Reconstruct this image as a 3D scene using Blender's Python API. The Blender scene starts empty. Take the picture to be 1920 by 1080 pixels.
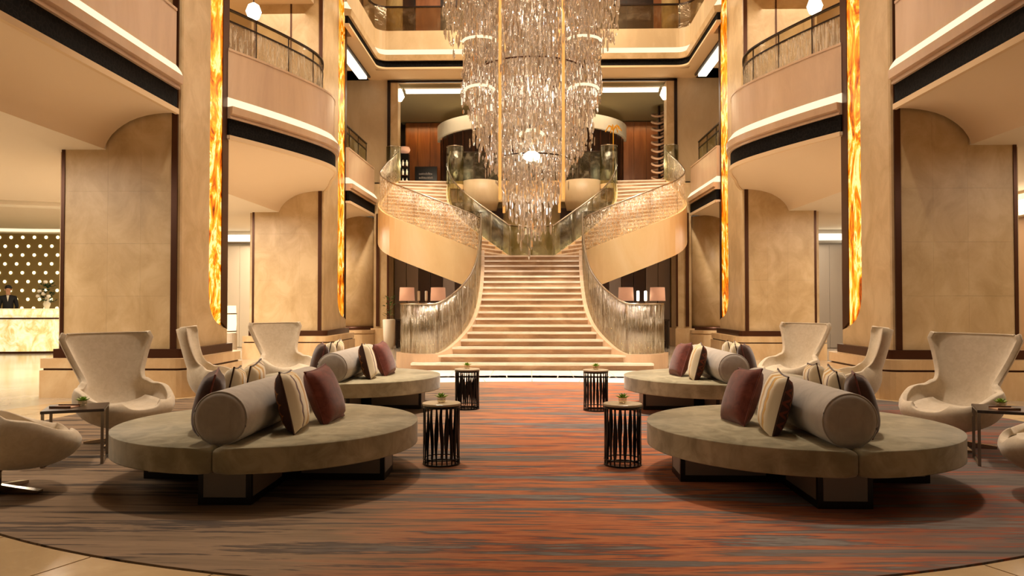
import bpy, bmesh, math, random
from mathutils import Vector, Matrix, Euler
random.seed(7)
S = bpy.context.scene
COL = S.collection
PI = math.pi

# ------------------------------------------------------------------ camera, world, light, exposure
FPX = 1444.0
cam = bpy.data.cameras.new('camera')
camo = bpy.data.objects.new('camera', cam)
COL.objects.link(camo)
cam.sensor_width = 36.0
cam.lens = 36.0 * FPX / 1920.0
cam.clip_end = 200
cam.clip_start = 0.05
camo.location = (0, 0, 1.4)
camo.rotation_euler = (PI / 2 + math.atan(30 / FPX), 0, math.atan(37 / FPX))
S.camera = camo
S.view_settings.view_transform = 'Standard'
S.view_settings.look = 'None'
S.view_settings.gamma = 1
S.view_settings.use_curve_mapping = False
S.view_settings.exposure = 0.35
w = bpy.data.worlds.new('world'); S.world = w
w.use_nodes = True
w.node_tree.nodes['Background'].inputs[0].default_value = (1.0, 0.78, 0.55, 1)
w.node_tree.nodes['Background'].inputs[1].default_value = 0.06

def area(name, loc, size, energy, color=(1, .85, .67), rot=(0, 0, 0), sizey=None, spread=PI):
    l = bpy.data.lights.new(name, 'AREA'); l.energy = energy; l.color = color
    l.shape = 'RECTANGLE'; l.size = size; l.size_y = sizey or size; l.spread = spread
    o = bpy.data.objects.new(name, l); COL.objects.link(o); o.location = loc; o.rotation_euler = rot
    return o
def spot(name, loc, target, energy, angle, color=(1, .78, .52), blend=.6, rad=.15):
    l = bpy.data.lights.new(name, 'SPOT'); l.energy = energy; l.color = color
    l.spot_size = math.radians(angle); l.spot_blend = blend; l.shadow_soft_size = rad
    o = bpy.data.objects.new(name, l); COL.objects.link(o); o.location = loc
    o.rotation_euler = (Vector(target) - Vector(loc)).to_track_quat('-Z', 'Y').to_euler()
    return o
def point(name, loc, energy, color=(1, .8, .58), rad=.2):
    l = bpy.data.lights.new(name, 'POINT'); l.energy = energy; l.color = color; l.shadow_soft_size = rad
    o = bpy.data.objects.new(name, l); COL.objects.link(o); o.location = loc
    return o

# atrium downlights high above the stair and the far seats
area('atrium_downlight_stair', (0, 19.5, 14.5), 5, 1500, (1, .82, .62), sizey=6, spread=math.radians(110))
spot('stair_spot', (0, 13.5, 14.0), (0, 17.0, 0.5), 8500, 40, (1, .85, .68), rad=.4)
spot('carpet_spot', (0, 10.0, 14.0), (0, 11.4, 0.0), 8000, 38, (1, .86, .72), rad=.5, blend=1)
area('atrium_downlight_front', (0, 8.0, 14.5), 4, 110, (1, .82, .64), sizey=6, spread=math.radians(120))
for sx in (-1, 1):
    # wing ceiling lights (left wing is the brighter side)
    k = 1.0 if sx < 0 else .5
    area('wing_light_near', (sx * 9.5, 8.2, 3.70), 4.5, 350 * k, sizey=3.5)
    area('wing_light_middle', (sx * 8.6, 16.0, 3.70), 3.5, 440 * k, sizey=4)
    area('wing_light_far', (sx * 7.8, 23.0, 3.70), 2.2, 260 * k, sizey=2.2)
    area('wing_light_upper', (sx * 7.6, 16.0, 8.9), 3.5, 330, sizey=12)
    spot('pillar_wash_near', (sx * 3.2, 9.0, 11.0), (sx * 5.6, 12.2, 3.5), 800, 60, (1, .84, .66))
    spot('pillar_wash_far', (sx * 2.6, 15.5, 12.0), (sx * 5.4, 20.8, 4.5), 1000, 50, (1, .84, .66))
    spot('seat_spot_far', (sx * 2.2, 9.2, 12.5), (sx * 2.9, 10.8, .4), 700, 26, (1, .82, .64), rad=.3)
    spot('seat_spot_near', (sx * 2.2, 9.6, 12.0), (sx * 2.7, 6.3, .4), 2100, 30, (1, .84, .68), rad=.4)
area('upper_room_light', (0, 29.0, 8.9), 7, 160, (1, .78, .5), sizey=2.5)
for sx in (-1, 1):
    area('panel_cove', (sx * 4.4, 31.6, 8.85), 1.8, 16 if sx < 0 else 10, (1, .6, .25), sizey=.2)
    point('upper_room_fill', (sx * 4.2, 28.6, 6.6), 45, (1, .84, .6), .2)  # added fill to brighten the upper room and its ceiling, no fixture here
    spot('side_flight_spot', (sx * 2.4, 18.2, 13.0), (sx * 3.3, 23.6, 4.2), 2400, 34, (1, .86, .7), rad=.3)
    spot('seat_rim_spot', (sx * 4.0, 13.5, 10.0), (sx * 4.0, 9.8, .6), 500, 40, (1, .86, .74), rad=.3)
area('back_wall_wash', (0, 22.5, 14.0), 8, 650, (1, .8, .55), rot=(math.radians(25), 0, 0), sizey=2)

# ------------------------------------------------------------------ helpers
def lin(h):
    h = h.lstrip('#'); c = [int(h[i:i + 2], 16) / 255 for i in (0, 2, 4)]
    return tuple(x / 12.92 if x <= .04045 else ((x + .055) / 1.055) ** 2.4 for x in c) + (1,)

MIR = False
def mk(name, V, F, mat=None, parent=None, smooth=False, fm=None, mirror=None):
    m = MIR if mirror is None else mirror
    V = [tuple(v) for v in V]
    if m:
        V = [(-x, y, z) for x, y, z in V]; F = [tuple(reversed(f)) for f in F]
    if parent is not None:
        L = parent.location
        p = parent.parent
        off = Vector(L)
        if p: off = off + p.location
        V = [(x - off.x, y - off.y, z - off.z) for x, y, z in V]
    me = bpy.data.meshes.new(name)
    me.from_pydata(V, [], F)
    mats = mat if isinstance(mat, (list, tuple)) else [mat]
    for a in mats: me.materials.append(a)
    if fm: me.polygons.foreach_set('material_index', fm)
    if smooth: me.polygons.foreach_set('use_smooth', [True] * len(F))
    me.update()
    o = bpy.data.objects.new(name, me); COL.objects.link(o)
    if parent is not None: o.parent = parent
    return o

def thing(name, label, cat, loc=(0, 0, 0), group=None, rotz=0):
    o = bpy.data.objects.new(name, None); COL.objects.link(o)
    x, y, z = loc
    o.location = (-x if MIR else x, y, z); o.rotation_euler = (0, 0, rotz)
    o['label'] = label; o['category'] = cat
    if group: o['group'] = group
    return o
def tag(o, label, cat, group=None):
    o['label'] = label; o['category'] = cat
    if group: o['group'] = group
    return o
def struct(o, label=None):
    o['kind'] = 'structure'
    if label: o['label'] = label
    return o

def boxg(x0, x1, y0, y1, z0, z1):
    V = [(x0, y0, z0), (x1, y0, z0), (x1, y1, z0), (x0, y1, z0), (x0, y0, z1), (x1, y0, z1), (x1, y1, z1), (x0, y1, z1)]
    F = [(0, 3, 2, 1), (4, 5, 6, 7), (0, 1, 5, 4), (1, 2, 6, 5), (2, 3, 7, 6), (3, 0, 4, 7)]
    return V, F
def box(name, x, y, z, mat, parent=None, bevel=0, seg=2):
    V, F = boxg(min(x), max(x), min(y), max(y), min(z), max(z))
    if bevel:
        bm = bmesh.new()
        vs = [bm.verts.new(v) for v in V]
        for f in F: bm.faces.new([vs[i] for i in f])
        bmesh.ops.bevel(bm, geom=bm.edges[:], offset=bevel, segments=seg, affect='EDGES', profile=.5)
        bm.verts.index_update()
        V = [tuple(v.co) for v in bm.verts]; F = [tuple(v.index for v in f.verts) for f in bm.faces]
        bm.free()
    return mk(name, V, F, mat, parent)
class MB:
    def __init__(s): s.V = []; s.F = []; s.m = []
    def add(s, V, F, mi=0):
        n = len(s.V); s.V += [tuple(v) for v in V]; s.F += [tuple(i + n for i in f) for f in F]; s.m += [mi] * len(F)
    def box(s, x0, x1, y0, y1, z0, z1, mi=0): s.add(*boxg(x0, x1, y0, y1, z0, z1), mi)
    def build(s, name, mat, parent=None, smooth=False): return mk(name, s.V, s.F, mat, parent, smooth, s.m)

def prism(poly, z0, z1):
    n = len(poly)
    a = sum(poly[i][0] * poly[(i + 1) % n][1] - poly[(i + 1) % n][0] * poly[i][1] for i in range(n))
    if a < 0: poly = poly[::-1]
    V = [(x, y, z0) for x, y in poly] + [(x, y, z1) for x, y in poly]
    F = [tuple(range(n - 1, -1, -1)), tuple(range(n, 2 * n))] + [(i, (i + 1) % n, n + (i + 1) % n, n + i) for i in range(n)]
    return V, F
def lathe(prof, n=24, c=(0, 0, 0), cap=True):
    V = []; F = []
    for r, z in prof:
        for i in range(n):
            a = 2 * PI * i / n; V.append((c[0] + r * math.cos(a), c[1] + r * math.sin(a), c[2] + z))
    for j in range(len(prof) - 1):
        for i in range(n):
            k = (i + 1) % n
            F.append((j * n + i, j * n + k, (j + 1) * n + k, (j + 1) * n + i))
    if cap:
        F.append(tuple(range(n - 1, -1, -1))); m = (len(prof) - 1) * n; F.append(tuple(m + i for i in range(n)))
    return V, F
def tube(pts, r, n=8, cap=True):
    pts = [Vector(p) for p in pts]; V = []; F = []
    for i, p in enumerate(pts):
        t = (pts[min(i + 1, len(pts) - 1)] - pts[max(i - 1, 0)]).normalized()
        u = t.cross(Vector((0, 0, 1)) if abs(t.z) < .95 else Vector((1, 0, 0))).normalized(); v = t.cross(u)
        rr = r[i] if isinstance(r, (list, tuple)) else r
        for k in range(n):
            a = 2 * PI * k / n; V.append(tuple(p + u * rr * math.cos(a) + v * rr * math.sin(a)))
    for i in range(len(pts) - 1):
        for k in range(n):
            q = (k + 1) % n; F.append((i * n + k, i * n + q, (i + 1) * n + q, (i + 1) * n + k))
    if cap: F.append(tuple(range(n - 1, -1, -1))); m = (len(pts) - 1) * n; F.append(tuple(m + k for k in range(n)))
    F = [tuple(reversed(f)) for f in F]
    return V, F
def catmull(P, n=8):
    P = [Vector(p) for p in P]; out = []
    Q = [P[0] * 2 - P[1]] + P + [P[-1] * 2 - P[-2]]
    for i in range(1, len(Q) - 2):
        p0, p1, p2, p3 = Q[i - 1:i + 3]
        for k in range(n):
            t = k / n
            out.append(.5 * ((2 * p1) + (p2 - p0) * t + (2 * p0 - 5 * p1 + 4 * p2 - p3) * t * t + (3 * p1 - p0 - 3 * p2 + p3) * t ** 3))
    out.append(P[-1]); return [tuple(v) for v in out]
def resample(path, n):
    P = [Vector(p) for p in path]; L = [0]
    for a, b in zip(P, P[1:]): L.append(L[-1] + (b - a).length)
    out = []; j = 0
    for i in range(n + 1):
        d = L[-1] * i / n
        while j < len(P) - 2 and L[j + 1] < d: j += 1
        t = (d - L[j]) / max(L[j + 1] - L[j], 1e-9); out.append(tuple(P[j].lerp(P[j + 1], min(max(t, 0), 1))))
    return out
def normals(path):
    N = []
    for i in range(len(path)):
        a = path[max(i - 1, 0)]; b = path[min(i + 1, len(path) - 1)]
        dx, dy = b[0] - a[0], b[1] - a[1]; l = math.hypot(dx, dy) or 1
        N.append((dy / l, -dx / l))
    return N
def sweep(name, path, prof, mat, parent=None, zs=None, smooth=False, mir=None):
    """closed profile [(t,z)] swept along plan path; t>0 is to the right of travel; zs adds height per station"""
    N = normals(path); n = len(prof); V = []; F = []
    for i, p in enumerate(path):
        z0 = zs[i] if zs else 0
        for t, z in prof: V.append((p[0] + N[i][0] * t, p[1] + N[i][1] * t, z + z0))
    for i in range(len(path) - 1):
        for k in range(n):
            q = (k + 1) % n; F.append((i * n + k, (i + 1) * n + k, (i + 1) * n + q, i * n + q))
    F.append(tuple(range(n))); m = (len(path) - 1) * n; F.append(tuple(m + k for k in range(n - 1, -1, -1)))
    o = mk(name, V, F, mat, parent, smooth)
    bm = bmesh.new(); bm.from_mesh(o.data); bmesh.ops.recalc_face_normals(bm, faces=bm.faces[:]); bm.to_mesh(o.data); bm.free()
    return o
def rect(t0, t1, z0, z1): return [(t0, z0), (t1, z0), (t1, z1), (t0, z1)]
def dup(root, loc=None, rotz=None, label=None, group=None):
    r = root.copy(); COL.objects.link(r)
    if loc is not None: r.location = loc
    if rotz is not None: r.rotation_euler = (0, 0, rotz)
    if label: r['label'] = label
    if group: r['group'] = group
    for ch in list(root.children):
        c = ch.copy(); COL.objects.link(c); c.parent = r
        for g in list(ch.children):
            d = g.copy(); COL.objects.link(d); d.parent = c
    return r

# ------------------------------------------------------------------ materials
def nmat(name):
    m = bpy.data.materials.new(name); m.use_nodes = True
    nt = m.node_tree; return m, nt, nt.nodes['Principled BSDF']
def simple(name, col, rough=.5, metal=0, emit=None, estr=0, trans=0, ior=1.45, spec=.5):
    m, nt, b = nmat(name)
    b.inputs['Base Color'].default_value = lin(col); b.inputs['Roughness'].default_value = rough
    b.inputs['Metallic'].default_value = metal; b.inputs['IOR'].default_value = ior
    b.inputs['Transmission Weight'].default_value = trans
    b.inputs['Specular IOR Level'].default_value = spec
    if emit: b.inputs['Emission Color'].default_value = lin(emit); b.inputs['Emission Strength'].default_value = estr
    return m
def ramp(nt, stops, fac):
    r = nt.nodes.new('ShaderNodeValToRGB'); e = r.color_ramp.elements
    while len(e) < len(stops): e.new(.5)
    for i, (p, c) in enumerate(stops): e[i].position = p; e[i].color = lin(c) if isinstance(c, str) else c
    nt.links.new(fac, r.inputs[0]); return r.outputs[0]
def coords(nt, scale=(1, 1, 1), kind='Object', rot=(0, 0, 0)):
    t = nt.nodes.new('ShaderNodeTexCoord'); m = nt.nodes.new('ShaderNodeMapping')
    m.inputs['Scale'].default_value = scale; m.inputs['Rotation'].default_value = rot
    nt.links.new(t.outputs[kind], m.inputs[0]); return m.outputs[0]
def worldco(nt, scale=(1, 1, 1)):
    g = nt.nodes.new('ShaderNodeNewGeometry'); m = nt.nodes.new('ShaderNodeMapping')
    m.inputs['Scale'].default_value = scale
    nt.links.new(g.outputs['Position'], m.inputs[0]); return m.outputs[0]
def noise(nt, vec, scale, detail=4, rough=.5, dist=0):
    n = nt.nodes.new('ShaderNodeTexNoise'); n.inputs['Scale'].default_value = scale; n.inputs['Detail'].default_value = detail
    n.inputs['Roughness'].default_value = rough; n.inputs['Distortion'].default_value = dist
    nt.links.new(vec, n.inputs['Vector']); return n.outputs['Fac']
def mixc(nt, fac, a, b, mode='MIX'):
    x = nt.nodes.new('ShaderNodeMix'); x.data_type = 'RGBA'; x.blend_type = mode
    for s, v in ((x.inputs[0], fac), (x.inputs[6], a), (x.inputs[7], b)):
        if hasattr(v, 'links') or isinstance(v, bpy.types.NodeSocket): nt.links.new(v, s)
        else: s.default_value = v
    return x.outputs[2]
def mth(nt, op, a, b=None, c=None):
    x = nt.nodes.new('ShaderNodeMath'); x.operation = op
    for i, v in enumerate((a, b, c)):
        if v is None: continue
        if isinstance(v, bpy.types.NodeSocket): nt.links.new(v, x.inputs[i])
        else: x.inputs[i].default_value = v
    return x.outputs[0]
def bump(nt, b, h, strength=.3, dist=.02):
    n = nt.nodes.new('ShaderNodeBump'); n.inputs['Strength'].default_value = strength; n.inputs['Distance'].default_value = dist
    nt.links.new(h, n.inputs['Height']); nt.links.new(n.outputs[0], b.inputs['Normal'])

def stone(name, c0, c1, c2, rough=.35, sc=1.2, stretch=(1, 1, .5)):
    m, nt, b = nmat(name)
    v = worldco(nt, stretch)
    f = noise(nt, v, sc, 7, .62, .6)
    col = ramp(nt, [(.33, c0), (.5, c1), (.64, c2)], f)
    f2 = noise(nt, v, sc * 7, 5, .6, 1.2)
    col = mixc(nt, mth(nt, 'MULTIPLY', ramp(nt, [(.55, (0, 0, 0, 1)), (.72, (1, 1, 1, 1))], f2), .25), col, lin(c2))
    nt.links.new(col, b.inputs['Base Color']); b.inputs['Roughness'].default_value = rough
    return m
M_stone = stone('cream_marble', '#b2966a', '#c1a57b', '#cdb38a', .35, 2.0, (1, 1, .8))
M_stone2 = stone('rose_marble', '#b99a7e', '#c9aa8a', '#d2b597', .3, .8, (1, 1, .3))
M_plinth = stone('plinth_marble', '#c2a077', '#cfae82', '#dcc197', .28, 1.5)
M_back = stone('beige_back_wall_marble', '#b09874', '#bda581', '#c9b38f', .45, .6)
M_olive = stone('olive_marble', '#85744f', '#a08c62', '#bba476', .2, 1.6, (1, 1, .5))
M_goldstone = stone('golden_limestone', '#ddba84', '#e5c590', '#ebcfa0', .35, .7, (1, 1, .3))
M_floor = stone('polished_cream_floor', '#ab9c88', '#baab96', '#c8baa6', .12, .9, (1, 1, 1))
M_border = stone('honey_floor_border', '#a98f69', '#b79c74', '#c4ab82', .22, 1.3, (1, 1, 1))
M_slab_lit = stone('light_brightened_slab', '#e2d6c6', '#ebe0d2', '#f2eadf', .3, 1.5)  # floor stone with the bright light at the stair foot put into its colour
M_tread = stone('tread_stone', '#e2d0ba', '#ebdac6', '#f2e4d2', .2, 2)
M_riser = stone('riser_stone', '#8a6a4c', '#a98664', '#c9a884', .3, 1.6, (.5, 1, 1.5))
M_ceil = simple('ceiling_plaster', '#d8bd96', .9)
M_soffit = simple('soffit_plaster', '#dec8a8', .9)
M_ceilw = simple('pale_wing_ceiling', '#ddd0ba', .9)
M_grey_ceiling = simple('olive_grey_ceiling', '#8f8466', .9)
M_dark = simple('dark_bronze', '#2a1b12', .35, .6)
M_bar = simple('brown_bronze_bar', '#4a2a18', .3, .5)
M_black = simple('black_metal', '#15100d', .35, .4)
M_steel = simple('brushed_steel', '#8c8378', .3, 1)
M_chrome = simple('polished_aluminium', '#a89c8c', .18, 1)
M_wood = stone('amber_wood', '#6a3c18', '#80491d', '#945a28', .35, 1.2, (3, 1, .4))
M_wood2 = stone('chestnut_wood', '#7a4a2a', '#8a5632', '#9c653e', .35, 1.2, (3, 1, .4))
M_darkwood = stone('dark_walnut', '#1e120b', '#2c1a10', '#3a2416', .3, 1.2, (3, 1, .4))
M_white = simple('white_plaster', '#e6ddcb', .6)
def emis(name, col, s):
    m = bpy.data.materials.new(name); m.use_nodes = True; nt = m.node_tree; nt.nodes.clear()
    e = nt.nodes.new('ShaderNodeEmission'); e.inputs[0].default_value = lin(col); e.inputs[1].default_value = s
    o = nt.nodes.new('ShaderNodeOutputMaterial'); nt.links.new(e.outputs[0], o.inputs[0]); return m
M_cove = emis('cove_light', '#ffe2b8', 1.15)
M_cove_hot = emis('linear_lamp', '#fff4dc', 2.2)
M_lamp = emis('lamp_bulb', '#fff2d8', 4)
M_shade = simple('lamp_shade_glow', '#d8a888', .8, 0, '#e8a882', .32)
M_dot = emis('lit_hole', '#ffeeb8', 2.2)

def banded_black():
    m, nt, b = nmat('black_fretwork_grille'); v = worldco(nt)
    f = nt.nodes.new('ShaderNodeTexVoronoi'); f.inputs['Scale'].default_value = 14; f.feature = 'DISTANCE_TO_EDGE'
    nt.links.new(v, f.inputs['Vector'])
    nt.links.new(ramp(nt, [(.0, '#1c1816'), (.10, '#060505')], f.outputs['Distance']), b.inputs['Base Color'])
    bump(nt, b, f.outputs['Distance'], .5, .01); b.inputs['Roughness'].default_value = .8; b.inputs['Specular IOR Level'].default_value = .12; return m
M_fret = banded_black()

def onyx(name, strength, base=False, pale=False):
    m, nt, b = nmat(name); v = worldco(nt, (1, 1, .55))
    f = noise(nt, v, 3.0 if pale else 1.9, 8, .6, 2.4)
    if pale: st = [(.28, '#d2b468'), (.42, '#e2cc8c'), (.52, '#f0e2b4'), (.62, '#faf0d0'), (.75, '#e8d49c')]
    else: st = [(.30, '#4a1800'), (.40, '#b04c00'), (.48, '#e88408'), (.54, '#ffb030'), (.60, '#ffe6a0'), (.66, '#f09414'), (.76, '#8a3400')]
    col = ramp(nt, st, f)
    nt.links.new(col, b.inputs['Base Color']); nt.links.new(col, b.inputs['Emission Color'])
    b.inputs['Emission Strength'].default_value = strength; b.inputs['Roughness'].default_value = .25
    return m
M_onyx = onyx('backlit_amber_onyx', .72)
M_onyx_pale = onyx('backlit_pale_onyx', .55, pale=True)

def crackle(name, white=.35, tint='#dfe4da', streak=(26, 26, 3), trans=.5, glosscol='#fff4e4'):
    m = bpy.data.materials.new(name); m.use_nodes = True; nt = m.node_tree; nt.nodes.clear()
    out = nt.nodes.new('ShaderNodeOutputMaterial')
    tr = nt.nodes.new('ShaderNodeBsdfTransparent'); tr.inputs[0].default_value = lin(tint)
    gl = nt.nodes.new('ShaderNodeBsdfGlossy'); gl.inputs['Roughness'].default_value = .12; gl.inputs[0].default_value = lin(glosscol)
    df = nt.nodes.new('ShaderNodeBsdfDiffuse'); df.inputs[0].default_value = lin('#d6cbb8')
    tl = nt.nodes.new('ShaderNodeBsdfTranslucent'); tl.inputs[0].default_value = lin('#e8dcc6')
    v = worldco(nt, streak)
    f = noise(nt, v, 1.0, 5, .65, 1.0)
    bp = nt.nodes.new('ShaderNodeBump'); bp.inputs['Strength'].default_value = .8; bp.inputs['Distance'].default_value = .03
    nt.links.new(f, bp.inputs['Height']); nt.links.new(bp.outputs[0], gl.inputs['Normal'])
    mk_ = nt.nodes.new('ShaderNodeMixShader'); nt.links.new(df.outputs[0], mk_.inputs[1]); nt.links.new(tl.outputs[0], mk_.inputs[2]); mk_.inputs[0].default_value = .5
    m1 = nt.nodes.new('ShaderNodeMixShader'); m1.inputs[0].default_value = 1 - trans
    nt.links.new(tr.outputs[0], m1.inputs[1]); nt.links.new(gl.outputs[0], m1.inputs[2])
    mask = ramp(nt, [(.50, (0, 0, 0, 1)), (.62, (white * 2,) * 3 + (1,))], f)
    m2 = nt.nodes.new('ShaderNodeMixShader'); nt.links.new(mask, m2.inputs[0])
    nt.links.new(m1.outputs[0], m2.inputs[1]); nt.links.new(mk_.outputs[0], m2.inputs[2])
    nt.links.new(m2.outputs[0], out.inputs[0]); return m
M_crackle = crackle('crackled_crystal_glass', .38, '#f2ece0', (24, 24, 9), .78)
M_rain = crackle('rain_streaked_glass', .22, '#c4c2b2', (22, 22, 2.4), .78)
M_rainb = crackle('streaked_balcony_glass', .42, '#dcd8cc', (18, 18, 2.2), .72)
M_glass = crackle('pale_green_glass', .10, '#dcdcc8', (3, 3, 3), .9, '#e6e6d8')
M_clear = crackle('clear_glass_band', .05, '#e2dccb', (1, 1, 1), .88)

def crystal_mat():
    m = bpy.data.materials.new('chandelier_crystal'); m.use_nodes = True; nt = m.node_tree; nt.nodes.clear()
    out = nt.nodes.new('ShaderNodeOutputMaterial')
    tr = nt.nodes.new('ShaderNodeBsdfTransparent'); tr.inputs[0].default_value = lin('#efe6da')
    gl = nt.nodes.new('ShaderNodeBsdfGlossy'); gl.inputs['Roughness'].default_value = .05
    tl = nt.nodes.new('ShaderNodeBsdfTranslucent'); tl.inputs[0].default_value = lin('#f2e6d4')
    a = nt.nodes.new('ShaderNodeMixShader'); a.inputs[0].default_value = .32
    nt.links.new(gl.outputs[0], a.inputs[1]); nt.links.new(tl.outputs[0], a.inputs[2])
    b = nt.nodes.new('ShaderNodeMixShader'); b.inputs[0].default_value = .60
    nt.links.new(tr.outputs[0], b.inputs[1]); nt.links.new(a.outputs[0], b.inputs[2])
    nt.links.new(b.outputs[0], out.inputs[0]); return m
M_crystal = crystal_mat()
M_amber_rod = simple('amber_glass_rod', '#d8a060', .2, 0, '#eaa050', .6)

def carpet():
    m, nt, b = nmat('streaked_carpet')
    v = worldco(nt, (.17, 2.0, 1)); f = noise(nt, v, 1.4, 7, .66, .5)
    v2 = worldco(nt, (.8, 16, 1)); f2 = noise(nt, v2, 1.2, 4, .6, .4)
    ff = mth(nt, 'ADD', mth(nt, 'MULTIPLY', f, .72), mth(nt, 'MULTIPLY', f2, .28))
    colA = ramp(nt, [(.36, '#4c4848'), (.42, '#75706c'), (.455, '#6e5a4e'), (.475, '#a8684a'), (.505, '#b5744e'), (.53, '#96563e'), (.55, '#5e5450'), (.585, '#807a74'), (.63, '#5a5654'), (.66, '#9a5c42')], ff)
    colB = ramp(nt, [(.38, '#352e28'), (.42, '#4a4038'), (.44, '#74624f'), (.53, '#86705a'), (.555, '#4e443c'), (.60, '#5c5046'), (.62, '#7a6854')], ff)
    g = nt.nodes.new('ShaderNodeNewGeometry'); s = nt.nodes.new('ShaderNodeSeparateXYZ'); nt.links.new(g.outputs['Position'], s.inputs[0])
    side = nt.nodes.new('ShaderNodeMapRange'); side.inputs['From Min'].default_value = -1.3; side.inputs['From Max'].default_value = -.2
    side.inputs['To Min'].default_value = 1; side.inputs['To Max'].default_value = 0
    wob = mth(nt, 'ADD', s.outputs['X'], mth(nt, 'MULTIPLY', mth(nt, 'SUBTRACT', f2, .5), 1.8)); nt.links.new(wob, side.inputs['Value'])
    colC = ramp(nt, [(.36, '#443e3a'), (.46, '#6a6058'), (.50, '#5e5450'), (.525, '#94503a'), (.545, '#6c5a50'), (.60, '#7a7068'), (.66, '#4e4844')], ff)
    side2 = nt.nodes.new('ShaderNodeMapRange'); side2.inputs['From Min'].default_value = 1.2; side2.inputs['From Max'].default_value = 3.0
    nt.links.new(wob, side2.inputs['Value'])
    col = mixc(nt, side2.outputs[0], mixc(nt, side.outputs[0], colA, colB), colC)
    nt.links.new(col, b.inputs['Base Color']); b.inputs['Roughness'].default_value = .95; b.inputs['Specular IOR Level'].default_value = .1
    bump(nt, b, noise(nt, worldco(nt, (1, 1, 1)), 260, 2), .25, .004)
    return m
M_carpet = carpet()

def fabric(name, c0, c1, scale=9, rough=.9, sheen=.3, nap=True):
    m, nt, b = nmat(name); v = coords(nt, (1, 1, 1))
    f = noise(nt, v, scale, 4, .6, .8)
    nt.links.new(ramp(nt, [(.35, c0), (.65, c1)], f), b.inputs['Base Color'])
    b.inputs['Roughness'].default_value = rough; b.inputs['Sheen Weight'].default_value = sheen
    b.inputs['Specular IOR Level'].default_value = .15
    bump(nt, b, noise(nt, v, 300, 2), .15, .003); return m
M_velvet = fabric('taupe_velvet', '#8c8264', '#b0a484', 5, .85, .4)
M_bolster = fabric('pale_bolster_fabric', '#a59b8e', '#b3a99c', 8, .9, .2)
M_chair = fabric('cream_wool', '#c4b49a', '#cfc0a8', 20, .95, .3)
M_burg = fabric('burgundy_weave', '#5c2c22', '#74392c', 14, .85, .3)
M_brownf = fabric('brown_weave', '#3a2114', '#4a2b1a', 14, .85, .3)
M_panel = simple('grey_leather_panel', '#8d8478', .5)
M_blackbase = simple('ebony_base_trim', '#140e0b', .4)
def pattern():
    m, nt, b = nmat('cream_and_gold_weave'); t = nt.nodes.new('ShaderNodeTexCoord'); s = nt.nodes.new('ShaderNodeSeparateXYZ')
    nt.links.new(t.outputs['Object'], s.inputs[0])
    wav = mth(nt, 'MULTIPLY', mth(nt, 'ABSOLUTE', mth(nt, 'SUBTRACT', mth(nt, 'FRACT', mth(nt, 'MULTIPLY', s.outputs['Z'], 11)), .5)), .025)
    x = mth(nt, 'ADD', s.outputs['X'], wav)
    u = mth(nt, 'FRACT', mth(nt, 'ADD', mth(nt, 'MULTIPLY', x, 2.6), .30))
    r = nt.nodes.new('ShaderNodeValToRGB'); r.color_ramp.interpolation = 'CONSTANT'; e = r.color_ramp.elements
    st = [(0, '#ddcdac'), (.22, '#c0902c'), (.40, '#e0d2b4'), (.56, '#968c7c'), (.60, '#c9982f'), (.70, '#ddcdac'), (.93, '#5a2c18')]
    while len(e) < len(st): e.new(.5)
    for i, (p, c) in enumerate(st): e[i].position = p; e[i].color = lin(c)
    nt.links.new(u, r.inputs[0]); nt.links.new(r.outputs[0], b.inputs['Base Color'])
    b.inputs['Roughness'].default_value = .85; b.inputs['Sheen Weight'].default_value = .3
    bump(nt, b, noise(nt, t.outputs['Object'], 260, 2), .2, .003); return m
M_pattern = pattern()
def chain():
    m, nt, b = nmat('brown_and_gold_chain_weave'); t = nt.nodes.new('ShaderNodeTexCoord'); s = nt.nodes.new('ShaderNodeSeparateXYZ')
    nt.links.new(t.outputs['Object'], s.inputs[0])
    wz = mth(nt, 'ABSOLUTE', mth(nt, 'SUBTRACT', mth(nt, 'FRACT', mth(nt, 'MULTIPLY', s.outputs['Z'], 12)), .5))
    u = mth(nt, 'FRACT', mth(nt, 'ADD', mth(nt, 'MULTIPLY', s.outputs['X'], 9), mth(nt, 'MULTIPLY', wz, .6)))
    r = nt.nodes.new('ShaderNodeValToRGB'); r.color_ramp.interpolation = 'CONSTANT'; e = r.color_ramp.elements
    st = [(0, '#3d2012'), (.5, '#8f5a20'), (.68, '#3d2012'), (.85, '#6e3018')]
    while len(e) < len(st): e.new(.5)
    for i, (p, c) in enumerate(st): e[i].position = p; e[i].color = lin(c)
    nt.links.new(u, r.inputs[0]); nt.links.new(r.outputs[0], b.inputs['Base Color']); b.inputs['Roughness'].default_value = .85; return m
M_chain = chain()

# ------------------------------------------------------------------ floor, carpet
struct(box('floor', (-22, 22), (-3, 38), (-.25, 0), M_floor))
floor = bpy.data.objects['floor']
EC, EA, EB = (0, 8.79), 5.82, 5.02
def ell(a, f=1.0, add=0.0): return (EC[0] + (EA * f + add) * math.cos(a), EC[1] + (EB * f + add) * math.sin(a))
NE = 128
V, F = prism([ell(2 * PI * i / NE) for i in range(NE)], .0, .014)
tag(mk('carpet', V, F, M_carpet), 'large oval carpet with orange, grey and brown streaks under the seats', 'carpet')
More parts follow.
